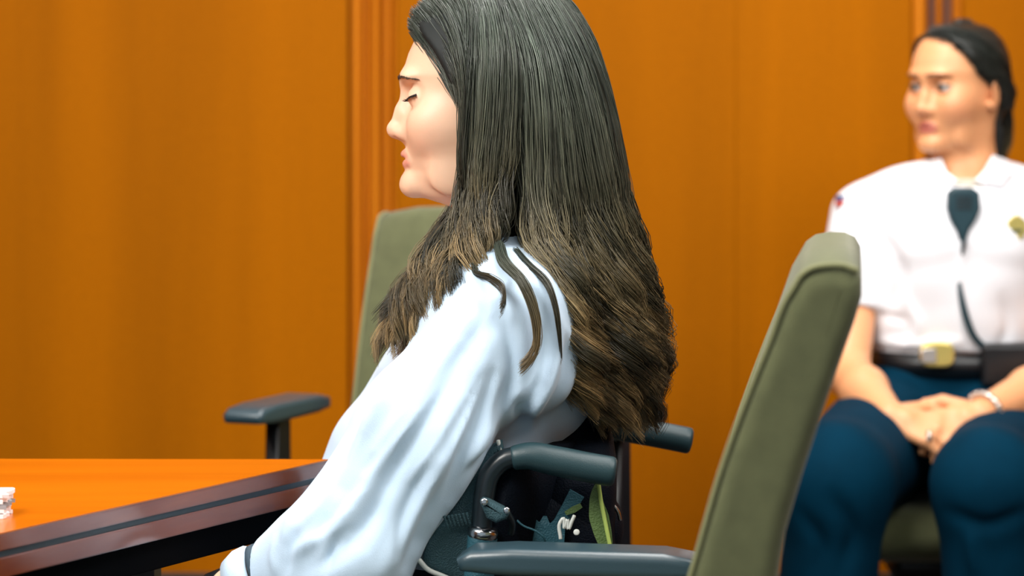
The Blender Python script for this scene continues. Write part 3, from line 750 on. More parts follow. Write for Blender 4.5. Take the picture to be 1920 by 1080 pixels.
GC = [gd([(945, -18, .0), (965, 40, .06), (985, 100, .085), (995, 200, .097), (998, 300, .10), (1000, 380, .108), (1010, 440, .125), (1035, 500, .14), (1055, 560, .15), (1065, 620, .15), (1085, 690, .14), (1105, 750, .12), (1120, 815, .10)]),
      gd([(965, -18, .0), (990, 40, .055), (1015, 100, .078), (1035, 200, .09), (1045, 300, .095), (1055, 400, .10), (1075, 500, .11), (1095, 600, .11), (1115, 690, .10), (1130, 760, .09), (1150, 825, .07)]),
      gd([(985, -17, .0), (1018, 40, .048), (1048, 100, .066), (1078, 200, .078), (1098, 300, .082), (1118, 400, .082), (1140, 500, .085), (1160, 600, .085), (1170, 690, .08), (1178, 760, .07), (1190, 825, .06)]),
      gd([(1005, -14, .0), (1045, 40, .03), (1080, 110, .045), (1112, 210, .052), (1132, 300, .055), (1154, 400, .055), (1178, 500, .055), (1198, 600, .055), (1205, 690, .05), (1203, 760, .045), (1215, 815, .04)]),
      gd([(1015, -10, .0), (1055, 25, .0), (1092, 80, .0), (1120, 160, .0), (1146, 280, .0), (1170, 400, .0), (1196, 520, .0), (1214, 640, .0), (1214, 720, 0), (1205, 790, 0), (1212, 818, .0)])]
flipw = lambda G: [np.array(g)*[1, 1, 1]+np.c_[np.zeros(len(g)), 2*(DM-np.array(g)[:, 1]), np.zeros(len(g))] for g in G]
roots = np.array(s2l((70, 79, 70))); mids = np.array(s2l((76, 74, 58))); tips = np.array(s2l((138, 114, 76)))
def hcol(k=1.0, ts_=1.0):
    def f(t, tone, r):
        a = np.clip((t-.18)/.35, 0, 1)[:, None]; b = np.clip((t-.48)/.4, 0, 1)[:, None]
        t = t*ts_; a = a*ts_; b = b*ts_; c = roots*(1-a)+mids*a; w_ = b*np.clip(.45+.55*tone, 0, 1); c = c*(1-w_)+tips*w_
        return c*np.exp(.72*tone-.08)*k
    return f
hair = []
hair.append(strands('hair', GB, 260, 20, .00050, .021, hcol(), wo, M['hairw'], T=34, seed=2, crad=.0075, layers=(.62, 1.03)))
hair.append(strands('hair', GC, 480, 20, .00052, .027, hcol(), wo, M['hairw'], T=34, seed=3, crad=.0075, layers=(.62, 1.03), cut=(.88, 1)))
hair.append(strands('hair', GA, 150, 18, .00045, .0, hcol(.85, .15), wo, M['hairw'], T=16, seed=4, crad=.006, layers=(.9, 1.02), cut=(.95, 1)))
hair.append(strands('hair', flipw(GB), 100, 14, .0006, .021, hcol(), wo, M['hairw'], T=26, seed=5, crad=.0085, layers=(.7, 1.0)))
hair.append(strands('hair', flipw(GC), 140, 14, .0007, .024, hcol(), wo, M['hairw'], T=26, seed=6, crad=.0085, layers=(.6, 1.0)))
hair.append(strands('hair', flipw(GA), 60, 14, .0006, .0, hcol(.85, .15), wo, M['hairw'], T=16, seed=7, crad=.006, layers=(.9, 1.02), cut=(.95, 1)))
hair.append(strands('hair', GC, 84, 20, .00048, .018, hcol(1.25), wo, M['hairw'], T=40, seed=31, crad=.0042, layers=(1.05, 1.14), cut=(.85, 1), wl=.098, percl=3, pinch=.7, rootspread=1.6))
hair.append(strands('hair', GB, 42, 20, .00048, .016, hcol(1.2), wo, M['hairw'], T=40, seed=33, crad=.0040, layers=(1.03, 1.10), cut=(.85, 1), wl=.095, percl=3, pinch=.7, rootspread=1.6))
# bridge between the back hair sheets and the loose curls over the shoulder
curl1 = [gd([(885, 470, .15), (885, 512, .185), (915, 524, .215), (938, 545, .232), (940, 565, .235), (930, 583, .235)])]
curl2 = [gd([(930, 460, .15), (945, 498, .20), (975, 530, .222), (995, 575, .228), (1003, 620, .228), (1000, 655, .228), (985, 680, .228), (968, 694, .228)])]
curl3 = [gd([(960, 470, .14), (985, 500, .18), (1020, 535, .203), (1036, 580, .210), (1043, 630, .206), (1046, 670, .2)])]
for cu, n_, cr in ((curl1, 2, .0022), (curl2, 4, .0037), (curl3, 2, .0025)):
    hair.append(strands('curl', cu+[np.array(cu[0])+[.004, 0, .001]], n_, 30, .00045, .0, hcol(.9), wo, M['hairw'], T=24, seed=11+n_, crad=cr, layers=(1, 1), cut=(.97, 1), pinch=.6, rootspread=.3, drift=.001, percl=9))
# under-layer: scalp cap and inner sheet so that nothing shines through
def fcap(P):
    L = P-XH.o; d = fbase(L)-.0105; yy = HZ0-L[:, 2]*1600; xx = HX0+L[:, 0]*1600
    hx = np.interp(yy, [-30, 40, 66, 92, 130, 172, 197, 230, 300, 420], [762, 780, 792, 812, 834, 852, 876, 895, 900, 920])
    return smax(d, (hx-xx)/1600*.8, .004)
V, F = surfnet(lambda P: np.maximum(fcap(P), wp(0, 380)[2]-P[:, 2]), wp(740, 400, -.11)+np.array([0, -.23, 0]), wp(1100, -30, -.12), .004)
npmesh('hair_underlayer', V, F, M['haircore'], wo)
def sheet(G, q, thick=.006, t0=.0, t1=.86, n=26):
    GG = np.stack([catmull(g, n) for g in G]); GG[:, :, 1] = DM+(GG[:, :, 1]-DM)*q; GG = GG[:, int(t0*n):int(t1*n)]
    a, b = GG.shape[:2]; V = []; F = []
    A = GG.reshape(-1, 3); Bk = A.copy(); Bk[:, 1] += np.sign(DM-A[:, 1]+1e-9)*thick; V = np.vstack([A, Bk]); o = a*b
    for i in range(a-1):
        for j in range(b-1):
            p = i*b+j; F.append((p, p+1, p+b+1, p+b)); F.append((o+p, o+p+b, o+p+b+1, o+p+1))
    for j in range(b-1):
        F.append((j, o+j, o+j+1, j+1)); p = (a-1)*b+j; F.append((p, p+1, o+p+1, o+p))
    return V, F
for G in (GB, GC, flipw(GB), flipw(GC)):
    V, F = sheet(G, .86, t1=.80 if len(G) == 4 else .84); mesh('hair_underlayer', V, F, M['haircore'], wo)

V, F = surfnet(union([cone(wp(990, 300), wp(1010, 430), .058, .060, (1, 1.2, 1)), cone(wp(1010, 430), wp(1040, 560), .06, .045, (1, 1.2, 1))], .02), wp(800, 700, -.15)+np.array([0, -.3, 0]), wp(1120, 190, -.15), .006)
npmesh('hair_underlayer', V, F, M['haircore'], wo)
# ------------------------------------------------------------------ wheelchair
wc = thing('wheelchair', 'black wheelchair with rubber push handles and teal-grey back, carrying the woman in the blue shirt', 'wheelchair', tuple(px(900, 1130, DM)*[1, 1, 0]))
def pg(x, y, w): return wp(x, y, w)
for s, hp in ((1, [(1146, 884), (1100, 876), (1040, 864), (985, 855), (945, 862), (918, 890), (908, 930), (903, 985), (900, 1040), (893, 1120), (880, 1290)]),
              (-1, [(1290, 826), (1240, 816), (1180, 805), (1110, 792), (1072, 792), (1045, 815), (1030, 860), (1015, 930), (1005, 1010), (985, 1100), (950, 1290)])):
    w = .205 if s > 0 else -.20
    P_ = [wp(x, y, w) for x, y in hp]
    tube('back_post', P_[3:], .0115, M['tube'], wc, seg=16)
    tube('push_handle', P_[:4]+[P_[4]*.5+P_[3]*.5], [.0165, .0165, .0165, .0160, .0135], M['grip'], wc, seg=20)
# post sleeve and clamp
tube('post_sleeve', [wp(905, 1003, .207), wp(900, 1060, .207), wp(893, 1120, .207)], .0165, M['bagteal'], wc, seg=16)
tube('sleeve_ring', [wp(906, 996, .208), wp(905, 1003, .208)], .0172, M['chrome'], wc, n=3)
cl = rext('clamp_lever', [(wp(x, y, .23)[0], wp(x, y, .23)[2]) for x, y in [(900, 938), (906, 933), (918, 936), (945, 950), (956, 958), (950, 970), (930, 978), (912, 968), (905, 950)]], DM-.245, DM-.218, .005, M['uphol'], wc)
tube('clamp_bolt', [wp(908, 941, .246), wp(908, 941, .238)], .004, M['chrome'], wc, n=3); tube('clamp_bolt', [wp(950, 957, .246), wp(950, 957, .238)], .0035, M['chrome'], wc, n=3)
tube('clamp_pin', [wp(950, 960, .225), wp(960, 985, .21), wp(958, 1000, .205)], .004, M['tube'], wc)
# back upholstery wing on the near side
WG = [(942, 824), (925, 832), (905, 858), (878, 902), (848, 948), (815, 985), (800, 1005), (794, 1030), (793, 1056), (815, 1070), (850, 1085), (905, 1100), (915, 1040), (925, 960), (935, 900), (948, 860)]
def wingxf(V):
    V = V.copy(); k = np.clip((V[:, 0]-wp(940, 0, .19)[0])/-.1, 0, 1.3); V[:, 1] += -.012*k**2+.0; return V
rext('back_wing', [(wp(x, y, .185)[0], wp(x, y, .185)[2]) for x, y in WG], DM-.200, DM-.172, .010, M['uphol'], wc, xf=wingxf, bulge=lambda p, u: p)
rext('back_wing', [(wp(x, y, -.185)[0], wp(x, y, -.185)[2]) for x, y in WG], DM+.172, DM+.200, .010, M['uphol'], wc, xf=None)
tube('piping', [wp(*p) for p in [(786, 1050, .205), (800, 1066, .207), (830, 1080, .205), (870, 1096, .2)]], .0028, M['piping'], wc)
tube('piping', [wp(*p) for p in [(934, 826, .196), (938, 845, .196), (941, 880, .196), (940, 930, .196), (936, 980, .196), (930, 1003, .196)]], .0022, M['piping'], wc)
# pads with ribs on the wing
for k in range(7):
    x = 833+k*7; tube('rib', [wp(x, 968-k*1.0, .2135), wp(x+7, 988-k*1.0, .2115)], .0016, M['uphol'], wc, n=3)
# curved back rest panel between the posts
bp = []; bf = []; n = 16
for i in range(n+1):
    w = -.20+.40*i/n; cv_ = .085*(1-(w/.2)**2)**.7 if abs(w) < .2 else 0
    for (x, y) in [(948, 806), (930, 900), (912, 1000), (900, 1110), (885, 1270)]:
        p = wp(x, y, 0); p[0] += cv_-.012; p[1] = DM-w; bp.append(p); 
    for (x, y) in [(885, 1270), (900, 1110), (912, 1000), (930, 900), (948, 806)]:
        p = wp(x, y, 0); p[0] += cv_+.012; p[1] = DM-w; bp.append(p)
for i in range(n):
    for j in range(10): a = i*10+j; b = i*10+(j+1) % 10; bf.append((a, b, b+10, a+10))
bf += [tuple(range(10))[::-1], tuple(n*10+j for j in range(10))]
mesh('back_panel', bp, bf, M['bag'], wc)
# seat, frame, wheels (below the picture)
zS = .47
box('seat', (wp(230, 0)[0], DM-.20, zS-.04), (wp(985, 0)[0], DM+.20, zS), M['bag'], wc, bev=.012)
for s in (1, -1):
    y = DM-s*.215
    ax = wp(905, 0)[0]
    tube('side_frame', [(ax, y, .62), (ax, y, .30)], .012, M['tube'], wc, n=3)
    tube('side_frame', [(ax+.02, y, zS-.05), (ax-.36, y, zS-.05), (ax-.44, y, .42), (ax-.50, y, .14)], .012, M['tube'], wc)
    yw = y-s*.05
    rr = .30; th = np.linspace(0, 2*np.pi, 41)
    tube('rear_wheel', [(ax+rr*math.cos(a), yw, .305+rr*math.sin(a)) for a in th], .014, M['black'], wc, n=81, caps=False)
    tube('push_rim', [(ax+.255*math.cos(a), yw-s*.025, .305+.255*math.sin(a)) for a in th], .007, M['chrome'], wc, n=81, caps=False)
    for k in range(12):
        a = k*math.pi/6; tube('spoke', [(ax, yw, .305), (ax+.29*math.cos(a), yw, .305+.29*math.sin(a))], .0018, M['chrome'], wc, n=2, seg=6, caps=False)
    tube('axle', [(ax, yw-s*.02, .305), (ax, y, .305)], .02, M['tube'], wc, n=3)
    tube('front_caster', [(ax-.40, y-.014, .075), (ax-.40, y+.014, .075)], .072, M['black'], wc, n=3, seg=24)
    tube('caster_fork', [(ax-.40, y, .075), (ax-.37, y, .25), (ax-.37, y, .42)], .012, M['tube'], wc)
    box('footplate', (ax-.62, min(y, y-s*-.16), .075), (ax-.46, max(y, y-s*-.16), .085), M['black'], wc, bev=.003)

# bag hanging behind the wheelchair
bg = thing('backpack', 'black backpack with teal panels and a green strap hanging behind the wheelchair back', 'bag', tuple(px(1060, 1000, DM)*[1, 1, 0]))
fb = union([ell(wp(1070, 985, .0), (.068, .150, .13)), ell(wp(1085, 880, 0), (.062, .150, .055)), ell(wp(1070, 1090, 0), (.07, .14, .09))], .05)
fbb = lambda P: smax(smax(fb(P), P[:, 0]-wp(1152, 0)[0], .02), wp(1010, 0)[0]-P[:, 0], .01)
V, F = surfnet(fbb, wp(1000, 1260, -.22)+np.array([0, -.44, 0]), wp(1200, 780, -.2), .006)
q = V*40; N = vnormals(V, F); V = V+N*(.004*np.sin(q[:, 2]*1.3+2*np.sin(q[:, 1]))*np.cos(q[:, 0]))[:, None]
npmesh('bag_body', V, F, M['bag'], bg)
# side pocket
fpk = union([ell(wp(1040, 1010, .135), (.06, .022, .05))], .01)
fp2 = lambda P: smax(fpk(P), (P[:, 2]-wp(0, 985, .135)[2]), .004)
V, F = surfnet(fpk, wp(930, 1100, .10)-np.array([0, .08, 0]), wp(1160, 900, .10), .004); npmesh('side_pocket', V, F, M['bag'], bg)
fr = ell(wp(1137, 985, .06), (.020, .045, .034)); V, F = surfnet(fr, wp(1095, 1060, 0)-np.array([0, .12, 0]), wp(1180, 920, 0), .004); npmesh('end_pocket', V, F, M['bag'], bg)
tube('rim', [wp(*p) for p in [(1128, 938, .11), (1145, 944, .11), (1158, 958, .11), (1163, 975, .108)]], .0022, M['chrome'], bg)  # bright tube added in place of a highlight along the end pocket
def strap(name, pts, wd, m, par, th=.003):
    C = catmull([wp(*p[:3]) for p in pts], 20); Wd = np.interp(np.linspace(0, 1, 20), np.linspace(0, 1, len(pts)), [p[3] if len(p) > 3 else wd for p in pts])
    T = np.gradient(C, axis=0); T /= np.linalg.norm(T, axis=1)[:, None]; S_ = np.cross(T, [0, 1, 0]); S_ /= np.linalg.norm(S_, axis=1)[:, None]; V = []; F = []
    for c, s_, w_ in zip(C, S_, Wd):
        V += [c-s_*w_/2, c+s_*w_/2, c+s_*w_/2+[0, th, 0], c-s_*w_/2+[0, th, 0]]
    for i in range(19):
        for j in range(4): a = i*4+j; b = i*4+(j+1) % 4; F.append((a, b, b+4, a+4))
    F += [(0, 1, 2, 3), (76, 79, 78, 77)]
    return mesh(name, V, F, m, par, smooth=False)
strap('teal_strap', [(1082, 925, .165, .018), (1068, 950, .165, .016), (1050, 980, .165, .014), (1035, 1010, .165, .03)], .016, M['bagteal'], bg)
strap('teal_strap', [(955, 955, .16, .006), (990, 985, .165, .02), (1010, 1010, .165, .028)], .016, M['bagteal'], bg)
strap('teal_strap', [(1022, 968, .162, .004), (1020, 995, .165, .02), (1020, 1020, .165, .036)], .016, M['bagteal'], bg)
strap('green_strap', [(1121, 906, .178, .004), (1117, 925, .178, .014), (1120, 955, .178, .022), (1128, 990, .178, .020), (1138, 1030, .178, .014), (1145, 1060, .178, .01)], .016, M['green'], bg)
tube('strap_edge', [wp(*p) for p in [(1122, 905, .181), (1127, 940, .181), (1134, 975, .181), (1141, 1010, .181), (1149, 1050, .181)]], .0022, M['greenlight'], bg)
strap('green_loop', [(1060, 963, .17, .004), (1075, 956, .17, .007), (1090, 948, .17, .005)], .006, M['green'], bg)
tube('cord', [wp(*p) for p in [(962, 968, .185), (980, 985, .188), (1005, 996, .188), (1018, 1006, .187), (1022, 1014, .185)]], .0012, M['bagteal'], bg)
tube('cord', [wp(*p) for p in [(985, 945, .17), (970, 960, .18), (958, 985, .18), (950, 1010, .18)]], .0018, M['bagteal'], bg)
for pts in ([(1051, 1010), (1050, 980), (1056, 972), (1058, 990)], [(1058, 990), (1064, 974), (1066, 992), (1072, 978), (1077, 967)]):
    tube('white_mark', [wp(x, y, .195) for x, y in pts], .0020, M['piping'], bg)
tube('white_mark', [wp(1081, 998, .196), wp(1081, 998, .19)], .0035, M['piping'], bg, n=3)

# ------------------------------------------------------------------ chairs
ang = math.radians(7)
s_fg = px(960+(-.03)*1796, 0, 2.85)
cf_ = chair('olive fabric conference chair in the foreground, seen from the side, black armrest pointing left', (-.020, 2.646, 0), math.pi-ang, da=-.0125)
cb_ = chair('olive fabric conference chair behind the woman in blue, its near armrest empty beyond the table', (-.122, 4.05, 0), math.radians(180+70), dh=-.045, da=.045)
co_ = chair('olive fabric conference chair under the uniformed officer', (.84, 4.77, 0), math.radians(-92), da=-.13, db=-.05)
# ------------------------------------------------------------------ uniformed officer
DO = 4.85
of = thing('person', 'uniformed officer in a white short-sleeved shirt and navy trousers, sitting with hands clasped', 'person', tuple(px(1790, 900, DO)*[1, 1, 0]))
class XFS(XF):
    def __init__(s, o, rz, ry, sc): XF.__init__(s, o, rz, ry); s.sc = sc
    def to(s, P): return (np.asarray(P)*s.sc)@s.R.T+s.o
    def inv(s, P): return ((P-s.o)@s.R)/s.sc
XO = XFS(px(1800, 166, DO), math.radians(42), math.radians(-2), .97)
fho, fbo, flo = head_parts('open', ear=True, nose=1.12)
q_ = lambda x, y, d=0.0: px(x, y, DO-d)
SR, ER, WR = q_(1612, 402, .0), q_(1590, 700, .13), q_(1668, 782, .31)
SL, EL, WL = q_(1985, 402, .0), q_(1995, 705, .13), q_(1838, 778, .31)
ocore = union([cone(q_(1812, 250), q_(1808, 350), .049, .054), cone(q_(1808, 330), q_(1800, 420), .055, .08), cone(q_(1800, 430), q_(1790, 700), .09, .095, (1.45, 1, 1)),
               cone(SR, SL, .040, .040)], .03)
oarms = union([cone(SR, q_(1600, 560, .03), .046, .042), cone(q_(1600, 560, .03), ER, .042, .037), cone(ER, ER*.6+WR*.4, .038, .040), cone(ER*.6+WR*.4, WR, .040, .026)], .015)
oarms2 = union([cone(SL, q_(1992, 560, .03), .046, .042), cone(q_(1992, 560, .03), EL, .042, .037), cone(EL, EL*.6+WL*.4, .038, .040), cone(EL*.6+WL*.4, WL, .040, .026)], .015)
hR = hand(WR, q_(1790, 822, .36)-WR, (.15, -.75, .65), 1, 1.0, .92, .1)
hL = hand(WL, q_(1715, 822, .35)-WL, (-.1, -.8, .55), -1, 1.0, .92, .1)
hRb, hLb = bounded(hR, WR+(q_(1720, 820, .36)-WR)*.7, .16), bounded(hL, WL+(q_(1750, 820, .35)-WL)*.7, .16)
hdo = bounded(lambda P: fho(XO.inv(P))*.97, XO.o, .19)
def foff(P):
    d = smin(hdo(P), ocore(P), .016); d = smin(d, oarms(P), .012); d = smin(d, oarms2(P), .012)
    return smin(smin(d, hRb(P), .008), hLb(P), .003)
V, F = surfnet(foff, (px(1535, 900, DO)[0], DO-.45, px(0, 880, DO-.3)[2]), (px(2065, 30, DO)[0], DO+.17, px(0, 30, DO)[2]), .0032)
V = relax(V, F, 1, .3)
npmesh('body', V, F, M['skino'], of, skin_cols(V, XO.inv(V), (232, 166, 118), (196, 112, 96), flo, (226, 142, 108)))
XHF = fho
for s in (1, -1):
    lashes(XO, s, 'eyelash', of, M['lash'], down=-.2, openlid=True); brow(XO, s, of, M['brow'], 60)
    V, F = surfnet(sph((0, 0, 0), .0126), (-.014, -.014, -.014), (.014, .014, .014), .0015)
    e = npmesh('eyeball', XO.to(V+hl(788, 182, s*.0315)), F, M['eye'], of)
    V, F = surfnet(ell((0, 0, 0), (.0022, .0056, .0056)), (-.008, -.008, -.008), (.008, .008, .008), .0009)
    ir = npmesh('iris', XO.to(V+hl(788, 182, s*.0315)+np.array([-.0117, 0, 0])), F, M['iris'], of)
# shirt
slv = lambda a, b: cone(a, b, .056, .058)
SRe, SLe = q_(1594, 572, .035), q_(1996, 572, .035)
oshf = union([cone(q_(1800, 440, .01), q_(1792, 560, .0), .116, .112, (1.42, 1, 1)), cone(q_(1792, 560), q_(1790, 668, -.0), .108, .103, (1.42, 1, 1)), cone(q_(1700, 400), q_(1900, 400), .07, .07),
              cone(q_(1640, 388), q_(1762, 345), .044, .036), cone(q_(1965, 388), q_(1862, 345), .044, .036), cone(q_(1735, 470, .06), q_(1740, 500, .06), .06, .05), cone(q_(1870, 470, .06), q_(1866, 500, .06), .06, .05)], .05)
osl = union([cone(SR, SRe, .052, .062)], .02); osl2 = union([cone(SL, SLe, .052, .062)], .02)
nrm = (SRe-SR)/np.linalg.norm(SRe-SR); nrl = (SLe-SL)/np.linalg.norm(SLe-SL)
def foshirt(P):
    a = smax(osl(P), (P-SRe)@nrm-.008, .004); b = smax(osl2(P), (P-SLe)@nrl-.008, .004)
    d = smin(smin(oshf(P), a, .02), b, .02)
    neck_ = np.linalg.norm((P-q_(1808, 318, .02))*np.array([1, .85, .8]), axis=1)-.058
    d = smax(d, -neck_, .005)
    return smax(d, px(0, 664, DO)[2]-P[:, 2]-.012*np.sin(P[:, 0]*22), .006)
V, F = surfnet(foshirt, (px(1530, 700, DO)[0], DO-.21, px(0, 690, DO)[2]), (px(2075, 30, DO)[0], DO+.19, px(0, 285, DO)[2]), .0055)
V = relax(V, F, 2)
V = folds(V, F, [([(1640, 420), (1690, 520), (1650, 600)], 14, -.006), ([(1700, 560), (1720, 620), (1690, 655)], 12, .006), ([(1640, 640), (1740, 645), (1800, 640)], 10, .008), ([(1880, 560), (1890, 620), (1870, 660)], 12, -.006), ([(1805, 345), (1802, 480), (1800, 650)], 6, .0035), ([(1640, 590), (1700, 600)], 9, -.005)])
npmesh('shirt', V, F, M['shirto'], of)
def surfpt(f, x, y, D0, D1=None, out=.0):
    D = np.linspace(D0, D0+.6, 600); P = np.array([px(x, y, d) for d in D]); v = f(P)
    k = np.argmax(v < out); return P[k]
# collar wings and neck opening
for pts in ([(1765, 296), (1722, 306), (1712, 330), (1742, 352), (1780, 345), (1796, 338), (1775, 322)], [(1862, 290), (1890, 300), (1900, 325), (1880, 350), (1845, 345), (1828, 338), (1845, 320)]):
    c = np.mean([surfpt(lambda P: np.minimum(foshirt(P), ocore(P)), x, y, DO-.2) for x, y in pts], 0)
    V = []; 
    for x, y in pts:
        p = surfpt(lambda P: np.minimum(foshirt(P), ocore(P)-.006), x, y, DO-.25, out=.007); V.append(p)
    V = [c*.7+np.mean(V, 0)*.3+np.array([0, -.012, 0])]+V; n = len(V); V += [v+np.array([0, .006, 0]) for v in V]
    F = [(0, i, i % (n-1)+1) for i in range(1, n)]+[(n, n+i % (n-1)+1, n+i) for i in range(1, n)]+[(i, i+n, i % (n-1)+1+n, i % (n-1)+1) for i in range(1, n)]
    mesh('collar', V, F, M['shirto'], of, smooth=False)
V, F = surfnet(lambda P: smax(ocore(P)-.006, np.abs(P[:, 2]-px(0, 352, DO)[2])-.018, .004), (px(1740, 0, DO)[0], DO-.12, px(0, 380, DO)[2]), (px(1875, 0, DO)[0], DO+.1, px(0, 325, DO)[2]), .005)
npmesh('undershirt', V, F, M['under'], of)
# trousers
KR, KL = px(1566, 900, 4.38), px(1852, 908, 4.36)
otr = union([cone(q_(1790, 672), q_(1790, 790, -.01), .104, .115, (1.42, 1, 1)), cone(q_(1684, 802), KR, .110, .088), cone(q_(1892, 812), KL, .104, .084)], .035)
osh = [cone(KR, px(1532, 1418, 4.44), .082, .074), cone(KL, px(1860, 1418, 4.40), .080, .066)]
def ftr2(P):
    d = otr(P)
    for g in osh: d = smin(d, g(P), .045)
    return smax(smax(d, P[:, 2]-px(0, 663, DO)[2], .006), .05-P[:, 2], .004)
V, F = surfnet(ftr2, (px(1470, 0, 4.3)[0], 4.2, .03), (px(2010, 0, DO)[0], DO+.2, .74), .008)
V = relax(V, F, 2)
V = folds(V, F, [([(1560, 930), (1600, 1000), (1580, 1070)], 16, -.010), ([(1500, 960), (1540, 1020), (1530, 1080)], 14, -.008), ([(1640, 700), (1700, 740), (1780, 760)], 14, .006), ([(1780, 960), (1850, 985), (1920, 960)], 14, -.010), ([(1820, 1000), (1830, 1080)], 14, .01)])
npmesh('trousers', V, F, M['navy'], of)
for kx, a in ((1532, 4.44), (1860, 4.40)):
    c = px(kx, 1418, a); fs_ = union([cone((c[0], c[1], .04), (c[0]-.01, c[1]-.13, .035), .045, .042), cone((c[0], c[1]+.04, .04), (c[0], c[1], .06), .04, .045)], .02)
    V, F = surfnet(lambda P: smax(fs_(P), .003-P[:, 2], .004), (c[0]-.08, c[1]-.2, -.01), (c[0]+.08, c[1]+.12, .13), .006); npmesh('shoe', V, F, M['belt'], of)
# belt with buckle, radio pouch, badge, shoulder patch
def eband(name, z0, z1, cx, cy, a, b, th, m, par):
    n = 48; V = []; F = []
    for i in range(n):
        t = 2*np.pi*i/n; c_, s_ = math.cos(t), math.sin(t)
        for r, z in ((0, z0), (0, z1), (-th, z1), (-th, z0)): V.append((cx+(a+r)*c_, cy+(b+r)*s_, z))
    for i in range(n):
        for j in range(4): p = i*4+j; q = i*4+(j+1) % 4; p2 = ((i+1) % n)*4+j; q2 = ((i+1) % n)*4+(j+1) % 4; F.append((p, p2, q2, q))
    return mesh(name, V, F, m, par)
bc = q_(1790, 675)
belt = eband('belt', bc[2]-.020, bc[2]+.020, bc[0], bc[1], .157, .114, .004, M['belt'], of)
bk = px(1756, 664, DO-.118)
bu = rext('buckle', [(bk[0]+.030*c_*(abs(c_)**-.4 if abs(c_) > .01 else 1), bk[2]+.022*s_*(abs(s_)**-.4 if abs(s_) > .01 else 1)) for c_, s_ in [(math.cos(t), math.sin(t)) for t in np.linspace(0, 2*np.pi, 24, endpoint=False)]], bk[1]-.012, bk[1], .004, M['gold'], belt)
rext('buckle_plate', [(bk[0]-.028+x, bk[2]-.014+z) for x, z in [(0, 0), (.026, 0), (.026, .026), (0, .024)]], bk[1]-.015, bk[1]-.010, .002, M['silver'], belt)
rp = px(1885, 680, DO-.10); box('radio_pouch', (rp[0]-.045, rp[1]-.03, rp[2]-.04), (rp[0]+.05, rp[1]+.03, rp[2]+.035), M['belt'], of, bev=.008)
sp = surfpt(foshirt, 1906, 428, DO-.3)
bdg = rext('badge', [(sp[0]+x, sp[2]+z) for x, z in [(-.018, -.004), (-.016, .012), (-.008, .020), (0, .024), (.008, .020), (.016, .012), (.018, -.004), (.010, -.018), (0, -.026), (-.010, -.018)]], sp[1]-.004, sp[1]+.004, .0015, M['gold'], of)
rext('badge_plate', [(sp[0]+x, sp[2]+z-.004) for x, z in [(-.009, -.003), (-.009, .003), (.009, .003), (.009, -.003)]], sp[1]-.0055, sp[1]-.003, .0005, M['chairfab'], bdg)
for y_, m_ in ((368, 'patchblue'), (378, 'patchred')):
    p = surfpt(foshirt, 1580, y_+4, DO-.2); rext('shoulder_patch', [(p[0]+x, p[2]+z) for x, z in [(-.012, -.005), (-.012, .004), (.004, .006), (.006, -.003)]], p[1]-.002, p[1]+.010, .001, M[m_], of)
p = surfpt(foshirt, 1716, 330, DO-.2); tube('button', [p+[0, -.003, 0], p+[0, .001, 0]], .006, M['silver'], of, n=3)
# bracelet and ring
ax_ = (WL-EL)/np.linalg.norm(WL-EL); u = np.cross(ax_, [0, 0, 1]); u /= np.linalg.norm(u); v = np.cross(ax_, u); bcn = WL-ax_*.012
brc = ringtube('bracelet', [bcn-ax_*.004, bcn+ax_*.004], [.0315, .0315], M['silver'], of, th=.003)
for k in range(16):
    a = 2*math.pi*k/16; c = bcn+(u*math.cos(a)+v*math.sin(a))*.0325; d = (-u*math.sin(a)+v*math.cos(a))*.0045
    tube('link', [c-d, c+d], .0060, M['silver'], brc, n=3, seg=8)
# radio microphone clipped on the placket
p = surfpt(foshirt, 1806, 385, DO-.3)
mc = thing('radio_microphone', 'dark teal radio speaker microphone clipped to the front of the white uniform shirt', 'radio', tuple(p))
yb = p[1]-.026
ol = [(1778, 362), (1790, 352), (1824, 352), (1838, 362), (1839, 392), (1830, 414), (1818, 432), (1812, 452), (1800, 452), (1795, 434), (1784, 414), (1777, 392)]
rext('microphone_body', [(px(x, y, yb)[0], px(x, y, yb)[2]) for x, y in ol], yb, yb+.024, .006, M['mic'], mc)
for k in range(4): 
    z = px(0, 370+k*7, yb)[2]; x0 = px(1793, 0, yb)[0]; x1 = px(1823, 0, yb)[0]; tube('grille_slot', [(x0, yb-.0005, z), (x1, yb-.0005, z)], .0012, M['black'], mc, n=3)
cd = [surfpt(foshirt, x, y, DO-.3)+[0, o, 0] for x, y, o in [(1806, 450, -.012), (1804, 475, -.001), (1800, 505, .006), (1799, 535, -.001), (1803, 565, -.006), (1812, 600, -.007), (1826, 632, -.008), (1845, 652, -.008)]]
tube('microphone_cord', cd+[px(1872, 672, DO-.12)], [.004, .003, .003, .005, .0062, .0062, .0062, .0062], M['mic'], mc)
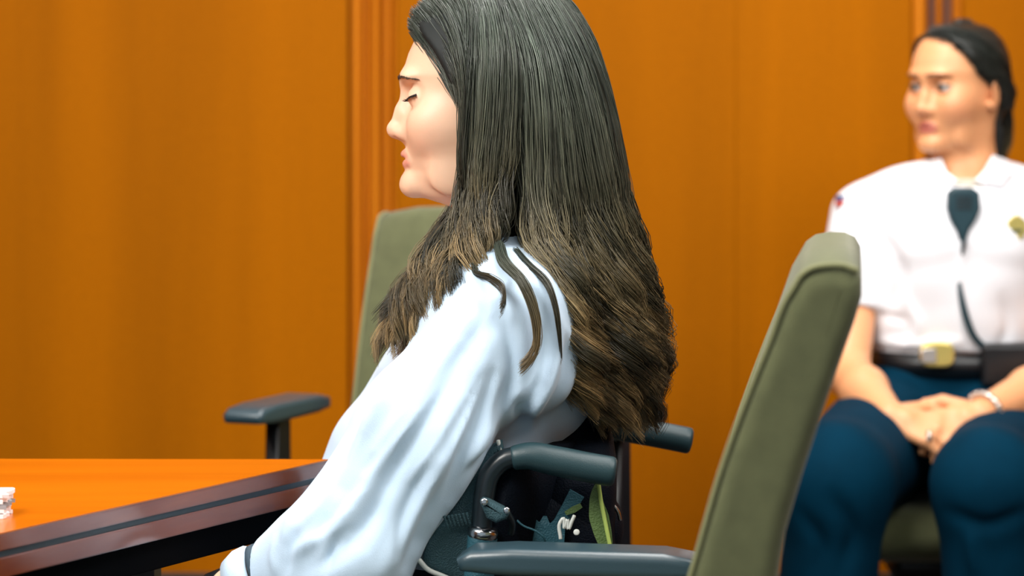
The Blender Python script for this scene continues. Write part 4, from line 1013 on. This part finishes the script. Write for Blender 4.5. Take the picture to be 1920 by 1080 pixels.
# hair: scalp cap, strands drawn back, tail behind the neck
def focap(P):
    L = XO.inv(P); d = fbo(L)-.009; yy = HZ0-L[:, 2]*1600; xx = HX0+L[:, 0]*1600
    hx = np.interp(yy, [-30, 20, 50, 80, 110, 140, 165, 200, 230, 280, 340, 400], [760, 790, 812, 826, 842, 864, 925, 950, 955, 960, 968, 980])
    return smax(d, (hx-xx)/1600*.8, .005)
obun = union([ell(hl(1062, 215), (.030, .030, .035)), cone(hl(1070, 240), hl(1085, 330), .026, .026), cone(hl(1085, 330), hl(1065, 430), .026, .016)], .012)
V, F = surfnet(lambda P: smin(focap(P), obun(XO.inv(P)), .008), (px(1660, 0, DO)[0], DO-.16, px(0, 470, DO)[2]), (px(1990, 0, DO)[0], DO+.2, px(0, 25, DO)[2]), .0038)
npmesh('hair', V, F, M['hairo'], of, np.tile(np.array(s2l((34, 38, 36))), (len(V), 1)))
def go(l): return [XO.to(hl(*p)) for p in l]
OG = [go([(798, 20, s*.0), (835, 20, s*.035), (890, 60, s*.066), (950, 110, s*.078), (1010, 160, s*.062), (1058, 205, s*.02), (1075, 260, s*.018), (1085, 340, s*.012), (1068, 430, s*.008)]) for s in (1,)]
OG += [go([(826, 72, .055), (860, 100, .070), (905, 130, .082), (960, 170, .080), (1015, 195, .058), (1060, 220, .022), (1078, 270, .02), (1088, 345, .018), (1070, 425, .012)]),
       go([(864, 132, .076), (890, 144, .082), (930, 160, .084), (975, 195, .079), (1020, 222, .056), (1060, 232, .024), (1074, 270, .024), (1086, 345, .022), (1070, 415, .014)]),
       go([(950, 190, .080), (962, 215, .080), (985, 240, .074), (1010, 246, .06), (1035, 244, .042), (1058, 238, .026), (1072, 270, .026), (1082, 345, .022), (1066, 405, .014)])]
ohc = lambda t, tone, r: np.outer(1-np.clip((t-.6)/.4, 0, 1)*0, np.array(s2l((44, 48, 44))))*(1+.35*tone)+np.outer(np.clip((t-.65)/.3, 0, 1), np.array(s2l((96, 84, 52))))
strands('hair_strand', OG, 120, 12, .0007, .0, ohc, of, M['hairo'], T=18, seed=21, crad=.005, layers=(1, 1), ymid=XO.o[1], cut=(.9, 1))
# ring
rg = px(1742, 818, DO-.385); ringtube('ring', [rg-[.003, 0, 0], rg+[.003, 0, 0]], [.0098, .0098], M['silver'], of, th=.0015)
